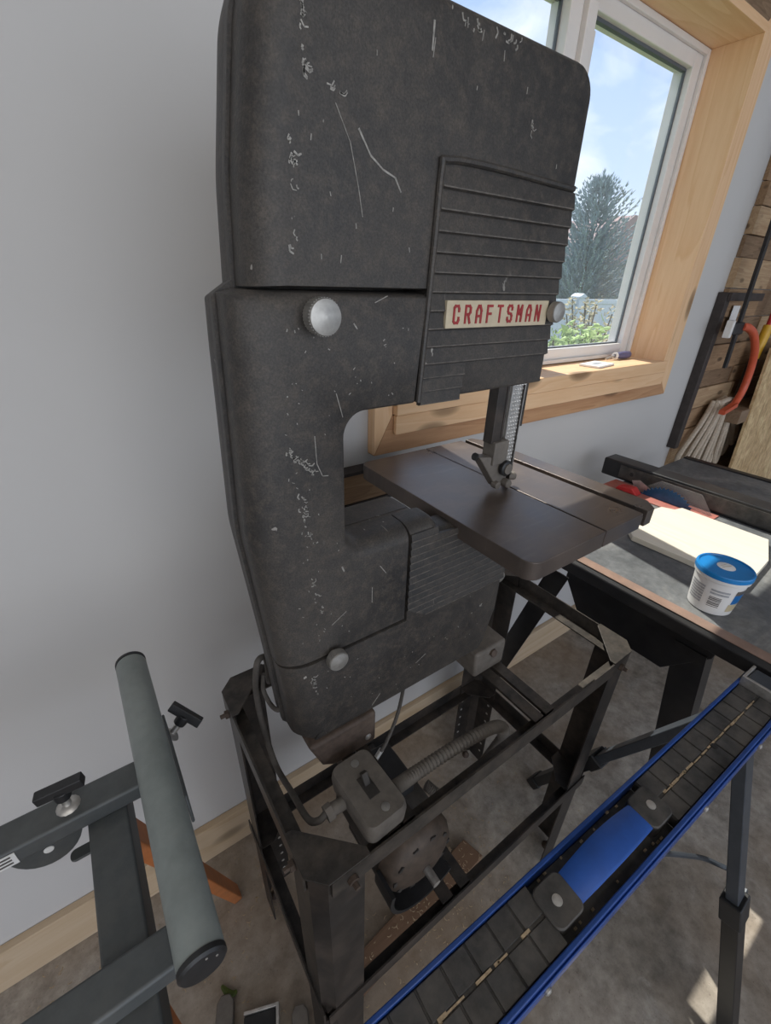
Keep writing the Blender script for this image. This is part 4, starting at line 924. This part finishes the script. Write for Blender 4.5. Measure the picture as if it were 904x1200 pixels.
for xc, s_ in ((hx0-0.012, 1), (hx1+0.012, -1)):
    b = MB(); P = rrect(xc-0.022, xc+0.022, -0.021, 0.021, 0.009)
    vs = [mt @ Vector((x, y, z_)) for z_ in (-0.0178, 0.0035, 0.005) for x, y in [(xc+(p-xc)*(0.94 if z_ > 0.004 else 1), q*(0.94 if z_ > 0.004 else 1)) for p, q in P]]
    n = len(P); b.add(vs, [(r*n+i, r*n+(i+1) % n, (r+1)*n+(i+1) % n, (r+1)*n+i) for r in range(2) for i in range(n)]+[tuple(range(n-1, -1, -1)), tuple(2*n+i for i in range(n))])
    an = b.build('handle_anchor', 'shblack', SH)
    b = MB(); b.lathe(mt @ Vector((xc-s_*0.002, 0, 0.005)), (0, 0, 1), [(0, 0.0055), (0.0012, 0.0055), (0.0018, 0.003), (0.0019, 0.0005)], 20); k_ = b.build('anchor_bolt', 'steel', SH); k_.parent = an
b = MB(); N = 14; vs = []
for k in range(N+1):
    u_ = k/N; xx = hx0+0.008+(hx1-hx0-0.016)*u_; zz = 0.0015+0.011*math.sin(math.pi*u_); wv = 0.0165+0.002*math.sin(math.pi*u_)
    for yy, zo in ((-wv, -0.0025), (-wv, 0), (-wv+0.003, 0.0022), (wv-0.003, 0.0022), (wv, 0), (wv, -0.0025)): vs.append(mt @ Vector((xx, yy, zz+zo)))
b.add(vs, [(6*k+j, 6*k+(j+1) % 6, 6*(k+1)+(j+1) % 6, 6*(k+1)+j) for k in range(N) for j in range(6)]+[tuple(range(5, -1, -1)), tuple(6*N+j for j in range(6))])
k_ = b.build('carry_handle', 'bluestrap', SH, smooth=50); k_['label'] = 'bright blue carrying handle'
b = MB(); b.box(L-0.012, L+0.040, -hw-0.006, hw+0.006, -0.036, -0.002, mt); b.box(L-0.004, L+0.036, -0.026, 0.026, -0.0018, 0.014, mt); b.build('end_cap', 'leggrey', SH, bevel=0.003)
b = MB(); b.box(L-0.006, L+0.036, -0.031, -0.0265, -0.0018, 0.018, mt); b.box(L-0.010, L-0.0045, -0.031, 0.031, -0.0018, 0.018, mt); b.box(L-0.006, L+0.036, 0.0265, 0.031, -0.0018, 0.018, mt); b.build('stop_tab', 'steel', SH, bevel=0.001)
for xx, yy, s_ in ((0.79, -hw-0.0076, -1), (0.84, -hw-0.0076, -1), (0.62, -hw-0.0076, -1), (0.80, hw+0.0046, 1), (0.30, -hw-0.0076, -1)):
    b = MB(); b.lathe(mt @ Vector((xx, yy, -0.014)), (0, s_, 0), [(0, 0.0042), (0.002, 0.0042), (0.0035, 0.0022)], 12); b.build('rail_bolt', 'steel', SH)
b = MB(); b.lathe(mt @ Vector((0.715, -0.004, -0.0021)), (0, 0, 1), [(0, 0.0045), (0.0026, 0.0045)], 16); b.build('dog_hole', 'black', SH)
def shleg(top, foot, tcut):
    top = Vector(top); foot = Vector(foot); mid = top.lerp(foot, tcut)
    b = MB(); b.bar(top, mid+(foot-top)*0.06, 0.020, 0.030, (1, 0, 0)); lg = b.build('leg', 'leggrey', SH, bevel=0.002)
    d = (foot-top).normalized()
    b = MB(); b.bar(mid, foot-d*0.02, 0.027, 0.037, (1, 0, 0)); k_ = b.build('leg_extension', 'legblack', SH, bevel=0.002); k_.parent = lg; k_['label'] = 'black telescoping lower leg'
    b = MB(); b.bar(foot-d*0.05, foot, 0.034, 0.046, (1, 0, 0)); k_ = b.build('leg_foot', 'black', SH, bevel=0.004); k_.parent = lg
    b = MB(); b.bar(mid-d*0.02, mid+d*0.035, 0.034, 0.044, (1, 0, 0)); k_ = b.build('leg_collar', 'black', SH, bevel=0.003); k_.parent = lg
    side = Vector((1, 0, 0))
    b = MB(); q = mid+side*0.024; b.bar(q-d*0.02, q+d*0.04+side*0.012, 0.020, 0.010, (1, 0, 0)); b.cyl(q+Vector((0, -.012, 0)), q+Vector((0, .012, 0)), 0.009, 14); k_ = b.build('cam_lever', 'leggrey', SH, bevel=0.001); k_.parent = lg
    for k in range(6):
        q = top.lerp(foot, 0.08+tcut*0.13*k)+Vector((0.0152, 0, 0))
        b = MB(); b.lathe(q, (1, 0, 0), [(0, 0.0035), (0.0006, 0.003)], 10); k_ = b.build('height_hole', 'steel', SH); k_.parent = lg
    return lg
tpx = 0.738
shleg((tpx, 0.068, SZ-0.034), (0.915, 0.402, FL+0.002), 0.50)
shleg((tpx, 0.040, SZ-0.034), (0.782, -0.195, FL+0.002), 0.47)
shleg((0.02, 0.10, SZ-0.034), (-0.075, 0.345, FL+0.002), 0.50)
shleg((0.02, 0.068, SZ-0.034), (0.0, -0.17, FL+0.002), 0.50)
b = MB(); b.tube([(0.806, -0.055, -0.97), (0.78, -0.03, -0.955), (0.74, 0.0, -0.93), (0.58, 0.045, -0.80), (0.40, 0.066, -0.64)], 0.0045, 8, 6); b.build('folding_brace', 'leggrey', SH)

# ------------------------------------------------------------------ mitre saw stand with its roller
MS = thing('mitre_saw_stand', (-0.3, 0.33, FL), 'dark grey tubular tool stand with orange legs and black knobs at the left', 'stand')
rz = -0.53
for ya, yb in ((0.408, 0.446), (0.222, 0.258)):
    b = MB(); b.box(-0.85, -0.048, ya, yb, rz-0.024, rz); b.build('rail', 'standgrey', MS, bevel=0.004)
b = MB(); b.box(-0.108, -0.068, 0.20, 0.455, rz-0.085, rz-0.0245); b.build('cross_tube', 'standgrey', MS, bevel=0.003)
b = MB()
P = [(-0.150+0.036*math.cos(R(a)), rz-0.0245+0.050*math.sin(R(a))) for a in range(180, 361, 12)]
b.prism(P, 'y', 0.424, 0.430); b.build('hinge_plate', 'standgrey', MS)
b = MB(); b.lathe((-0.150, 0.4238, rz-0.048), (0, -1, 0), [(0, 0.005), (0.0006, 0.0048)], 16); b.build('hinge_hole', 'paper', MS)
b = MB(); P = rrect(-0.135, -0.109, 0.407, 0.421, 0.006); b.prism(P, 'z', rz-0.07, rz-0.066); b.build('release_tab', 'standgrey', MS, bevel=0.001)
b = MB(); b.box(-0.20, -0.168, 0.4070, 0.4077, rz-0.021, rz-0.003); st_ = b.build('warning_sticker', 'paper', MS); 
b = MB()
for k in range(3): b.box(-0.197, -0.172, 0.4064, 0.4069, rz-0.0075-k*0.005, rz-0.0055-k*0.005)
k_ = b.build('sticker_print', 'labeldark', MS); k_.parent = st_
def tknob(p, ax, side, label=None):
    p = Vector(p); ax = Vector(ax).normalized(); side = Vector(side).normalized()
    b = MB(); b.lathe(p, ax, [(0, 0.012), (0.003, 0.009), (0.004, 0.0045), (0.016, 0.0045)], 14); sm = b.build('knob_stem', 'steel', MS)
    b = MB(); b.lathe(p+ax*0.016, ax, [(0, 0.008), (0.012, 0.009), (0.014, 0.007)], 14)
    b.bar(p+ax*0.031-side*0.023, p+ax*0.031+side*0.023, 0.012, 0.012, ax); k_ = b.build('knob', 'black', MS, bevel=0.003)
tknob((-0.119, 0.428, rz+0.0002), (0, 0, 1), (1, -0.15, 0.15))
tknob((-0.006, 0.470, -0.545), (0.75, 0.1, 0.65), (0.6, -0.6, -0.55))
b = MB(); b.box(-0.046, -0.008, 0.405, 0.45, rz-0.020, rz-0.004); b.box(-0.010, -0.0065, 0.35, 0.475, rz-0.03, rz+0.022); b.build('roller_bracket', 'standgrey', MS, bevel=0.002)
def oleg(p0, p1):
    b = MB(); b.bar(p0, p1, 0.036, 0.022, (1, 0, 0.2)); return b.build('leg', 'orange', MS, bevel=0.003)
oleg((-0.085, 0.425, rz-0.0855), (0.025, 0.650, FL+0.004)); oleg((-0.085, 0.235, rz-0.0855), (-0.01, 0.03, FL+0.012))
oleg((-0.80, 0.425, rz-0.03), (-0.90, 0.650, FL+0.004)); oleg((-0.80, 0.235, rz-0.03), (-0.90, 0.03, FL+0.004))
b = MB(); b.box(-0.150, -0.073, 0.205, 0.221, rz-0.10, rz-0.062); b.build('leg_housing', 'standgrey', MS, bevel=0.003)
b = MB(); b.lathe((-0.110, 0.213, rz-0.0615), (0, 0, 1), [(0, 0.010), (0.004, 0.010), (0.007, 0.006)], 18); b.build('housing_bolt', 'steel', MS)
RO = thing('support_roller', (-0.027, 0.37, -0.49), 'long pale grey metal roller lying across the ends of the tool stand', 'roller')
b = MB(); b.lathe((-0.027, 0.19, -0.47), (0, 1, 0), [(0, 0.0176), (0.002, 0.0182), (0.353, 0.0182), (0.355, 0.0176)], 48); b.build('roller_tube', 'roller', RO)
b = MB(); b.lathe((-0.027, 0.1895, -0.47), (0, -1, 0), [(0, 0.0185), (0.004, 0.0185), (0.006, 0.0165), (0.0062, 0.001)], 40); cp = b.build('end_cap', 'black', RO)
for dx, dz in ((0.004, 0.012), (0.011, 0.006)):
    b = MB(); b.lathe((-0.027+dx, 0.1832, -0.47+dz), (0, -1, 0), [(0, 0.0011), (0.0005, 0.0009)], 8); k_ = b.build('cap_dimple', 'steel', RO); k_.parent = cp
b = MB(); b.lathe((-0.027, 0.5455, -0.47), (0, 1, 0), [(0, 0.0185), (0.004, 0.0185)], 40); b.build('end_cap', 'black', RO)

# ------------------------------------------------------------------ window sill things
sz = wz0+0.019
SD = thing('screwdriver', (1.60, 0.845, sz), 'screwdriver with a violet and clear handle lying on the window sill', 'screwdriver')
p0 = Vector((1.635, 0.838, sz+0.0135)); ax = Vector((-1, 0.02, 0)).normalized()
b = MB(); b.lathe(p0, ax, [(0, 0.007), (0.005, 0.0115), (0.03, 0.0125), (0.06, 0.0115), (0.072, 0.0085), (0.078, 0.0105), (0.088, 0.0105), (0.090, 0.006)], 20); b.build('handle', 'purple', SD)
b = MB(); b.cyl(p0+ax*0.0905, p0+ax*0.14+Vector((0, 0, -0.008)), 0.0032, 10); b.build('shank', 'steel', SD)
b = MB(); b.lathe(p0+ax*0.083, ax, [(0, 0.0113), (0.006, 0.0113), (0.007, 0.008)], 20); b.build('collar', 'paper', SD)
SP = thing('switch_plate', (1.37, 0.80, sz), 'small white square plate with grey print lying on the window sill', 'plate')
mt = Matrix.Translation((1.375, 0.797, sz+0.0005)) @ Matrix.Rotation(R(8), 4, 'Z')
b = MB(); b.box(-0.055, 0.055, -0.032, 0.032, 0, 0.006, mt); b.build('plate', 'paper', SP, bevel=0.001)
b = MB(); b.box(-0.022, 0.020, -0.008, 0.010, 0.0061, 0.0066, mt); b.build('plate_slot', 'labelgrey', SP)

# ------------------------------------------------------------------ things on the plank wall
b = MB(); rn = random.Random(21); top = Vector((2.31, 0.735, -0.405))
RP = thing('rope_hank', (2.35, 0.735, -0.75), 'hank of off white cotton rope hanging on the plank wall above the table saw', 'rope')
b = MB()
for k in range(13):
    u0 = k/12; bx = 2.13+0.50*u0; bz = -0.60-0.15*math.sin(math.pi*min(1, 0.15+u0*0.8))+rn.uniform(-.03, .02); y = 0.74-0.012*(k % 3)
    sxr = top.x+(-0.045+0.11*u0)
    w_ = rn.uniform(0.02, 0.045)
    pts = [(sxr-0.006, y, -0.43+rn.uniform(-.01, .02)), (sxr+(bx-sxr)*0.45-w_*0.5, y-0.008, -0.50), (bx-w_, y, bz+0.05), (bx, y-0.004, bz), (bx+w_*0.8, y, bz+0.055), (sxr+(bx-sxr)*0.5+w_*0.6, y-0.004, -0.51), (sxr+0.008, y, -0.425)]
    b.tube(pts, 0.0105, 8, 7)
b.build('rope_loops', 'rope', RP)
b = MB(); b.tube([(2.26, 0.725, -0.43), (2.33, 0.715, -0.415), (2.42, 0.725, -0.43)], 0.012, 8, 6); b.build('rope_wrap', 'rope', RP)
HS = 0.945
b = MB(); b.tube([(2.245, 0.735, -0.120), (2.30, 0.73, -0.125), (2.39, 0.73, -0.155), (2.47, 0.73, -0.218), (2.51, 0.73, -0.292), (2.52, 0.73, -0.387), (2.48, 0.728, -0.445), (2.42, 0.725, -0.462)], 0.015, 12, 8)
b.bar((2.46, 0.72, -0.452), (2.32, 0.715, -0.470), 0.024, 0.018); b.v = [v*HS for v in b.v]; tag(b.build('hose', 'hose'), 'orange red curved hose hanging on the plank wall over the rope', 'hose')
BC = thing('bar_clamp', (2.1, 0.70, -0.26), 'long black bar clamp hanging diagonally in front of the plank wall', 'clamp')
b = MB(); b.bar((2.025, 0.70, 0.62), (2.119, 0.70, -0.262), 0.010, 0.022, (1, 0, 0)); b.build('clamp_bar', 'tsblack', BC)
b = MB(); b.box(2.045, 2.135, 0.688, 0.712, -0.140, -0.098); b.build('clamp_jaw', 'black', BC, bevel=0.005)
b = MB(); b.box(2.022, 2.040, 0.690, 0.714, -0.15, -0.09); b.build('clamp_pad', 'paper', BC, bevel=0.003)
b = MB(); b.box(2.16, 2.225, 0.757, 0.7585, -0.14, -0.045); b.build('outlet_plate', 'paper', None, origin=(2.19, 0.757, -0.14), bevel=0.001); ol = COL.objects[-1]
tag(ol, 'white outlet plate on the plank wall behind the bar clamp', 'outlet')
LP = thing('long_handled_tool', (2.47, 0.72, -0.42), 'tool with a yellow and black grip hanging right of the orange hose', 'tool')
b = MB(); b.cyl((2.49, 0.72, -0.120), (2.467, 0.72, -0.252), 0.019, 14, 0.017); b.build('yellow_sleeve', 'yellow', LP)
b = MB(); b.cyl((2.467, 0.72, -0.2525), (2.474, 0.72, -0.42), 0.020, 14, 0.022); b.build('black_grip', 'black', LP)
b = MB(); b.cyl((2.49, 0.72, -0.1195), (2.50, 0.72, 0.03), 0.012, 12); b.build('tool_shank', 'redplastic', LP)
LQ = thing('long_handled_tool', (2.73, 0.71, -0.46), 'tool with a dark navy grip at the right edge above the strand board', 'tool')
b = MB(); b.cyl((2.66, 0.71, -0.20), (2.734, 0.71, -0.455), 0.019, 14, 0.026); b.build('navy_grip', 'navy', LQ)
b = MB(); b.cyl((2.66, 0.71, -0.1995), (2.62, 0.71, -0.02), 0.011, 12); b.build('tool_shank', 'steel', LQ)
b = MB(); b.box(2.36, 3.2, 0.655, 0.7555, -0.515, -0.455); tag(b.build('wall_shelf', 'shelf', bevel=0.003), 'thick brown wooden shelf on the plank wall right of the rope', 'shelf')
mt = Matrix.Translation((2.45, 0.60, FL)) @ Matrix.Rotation(R(-3), 4, 'X')
b = MB(); b.prism([(0, 0.0), (1.1, 0.0), (1.1, 1.22), (0.0, 1.22)], 'y', 0, 0.012); b.v = [mt @ Vector((v.x, v.y, v.z)) for v in b.v]
tag(b.build('strand_board', 'osb'), 'sheet of strand board leaning upright at the right edge beyond the table saw', 'board')

# ------------------------------------------------------------------ floor things
b = MB(); b.prism([(0.18, 0.365), (0.60, 0.405), (0.615, 0.345), (0.195, 0.305)], 'z', FL+0.0006, FL+0.019); tag(b.build('wood_plank', 'brownplank', bevel=0.002), 'brown wooden plank lying on the floor under the saw stand', 'plank')
TR = thing('floor_tray', (0.0, 0.38, FL), 'low black panel with a pale rim on the floor beside the near stand leg', 'tray')
mt = Matrix.Translation((0.0, 0.375, FL+0.001)) @ Matrix.Rotation(R(-22), 4, 'Z')
b = MB(); b.box(-0.045, 0.022, -0.12, 0.032, 0.0, 0.022, mt); b.build('panel', 'black', TR, bevel=0.003)
b = MB(); b.box(0.0222, 0.0285, -0.12, 0.038, 0.0, 0.028, mt); b.box(-0.045, 0.0285, 0.0322, 0.038, 0.0, 0.027, mt); k_ = b.build('rim', 'steel', TR, bevel=0.001); k_['label'] = 'pale metal rim'
for dx, dy in ((-0.085, 0.045), (0.072, -0.005)):
    b = MB(); P = [(dx-0.020, -0.10+dy), (dx+0.020, -0.10+dy), (dx+0.017, 0.018+dy), (dx+0.008, 0.030+dy), (dx-0.010, 0.030+dy), (dx-0.018, 0.018+dy)]
    b.prism(P, 'z', 0.0, 0.024); b.v = [mt @ v for v in b.v]; b.build('side_tab', 'greydust', TR, bevel=0.003)
b = MB(); b.tube([(-0.055, 0.500, FL+0.006), (-0.048, 0.483, FL+0.009), (-0.040, 0.474, FL+0.008), (-0.030, 0.474, FL+0.005)], 0.005, 6, 4, rad=lambda u: 0.0025+0.005*math.sin(math.pi*min(1, u*0.9+0.05)))
tag(b.build('leaf', 'leafg'), 'curled green leaf on the concrete floor near the black panel', 'leaf')
b = MB(); rn = random.Random(4)
for i in range(520):
    zone = rn.random()
    if zone < .45: x, y = rn.gauss(0.42, .11), rn.gauss(0.33, .06)
    elif zone < .7: x, y = rn.uniform(-.4, .1), rn.gauss(.62, .07)
    elif zone < .85: x, y = rn.gauss(.60, .12), rn.gauss(.40, .08)
    else: x, y = rn.uniform(-.1, 1.0), rn.uniform(0.2, .72)
    if y > 0.755: continue
    on = 0.18 < x < 0.62 and 0.28 < y < 0.42
    z = FL+(0.0205 if on else 0.001); a = rn.uniform(0, 6.28); l = rn.uniform(.003, .012); c_, s_ = math.cos(a), math.sin(a); w = 0.0008
    vs = []
    for k in range(4):
        u_ = k/3; q = Vector((x+c_*l*u_-s_*l*.3*math.sin(u_*3), y+s_*l*u_+c_*l*.3*math.sin(u_*3), z+0.0015*math.sin(u_*3)))
        vs += [q+Vector((-s_, c_, 0))*w, q-Vector((-s_, c_, 0))*w]
    b.add(vs, [(2*k, 2*k+1, 2*k+3, 2*k+2) for k in range(3)])
tag(b.build('wood_shavings', 'dust', smooth=0), 'scattered pale wood shavings over the concrete floor under the stand', 'shavings', kind='stuff')
# strip of wood with a dark edge behind the band saw
b = MB(); b.box(0.38, 0.585, 0.754, 0.772, -0.440, -0.372)
BR = thing('hanging_rail', (0.48, 0.735, -0.435), 'short brown wooden strip with a dark top edge behind the band saw table', 'strip')
b.build('wood_strip', 'rustic', BR, bevel=0.002)
b = MB(); b.box(0.36, 0.605, 0.749, 0.7845, -0.3715, -0.364); b.box(0.36, 0.60, 0.752, 0.7845, -0.449, -0.4405); b.build('dark_edge', 'darkframe', BR)
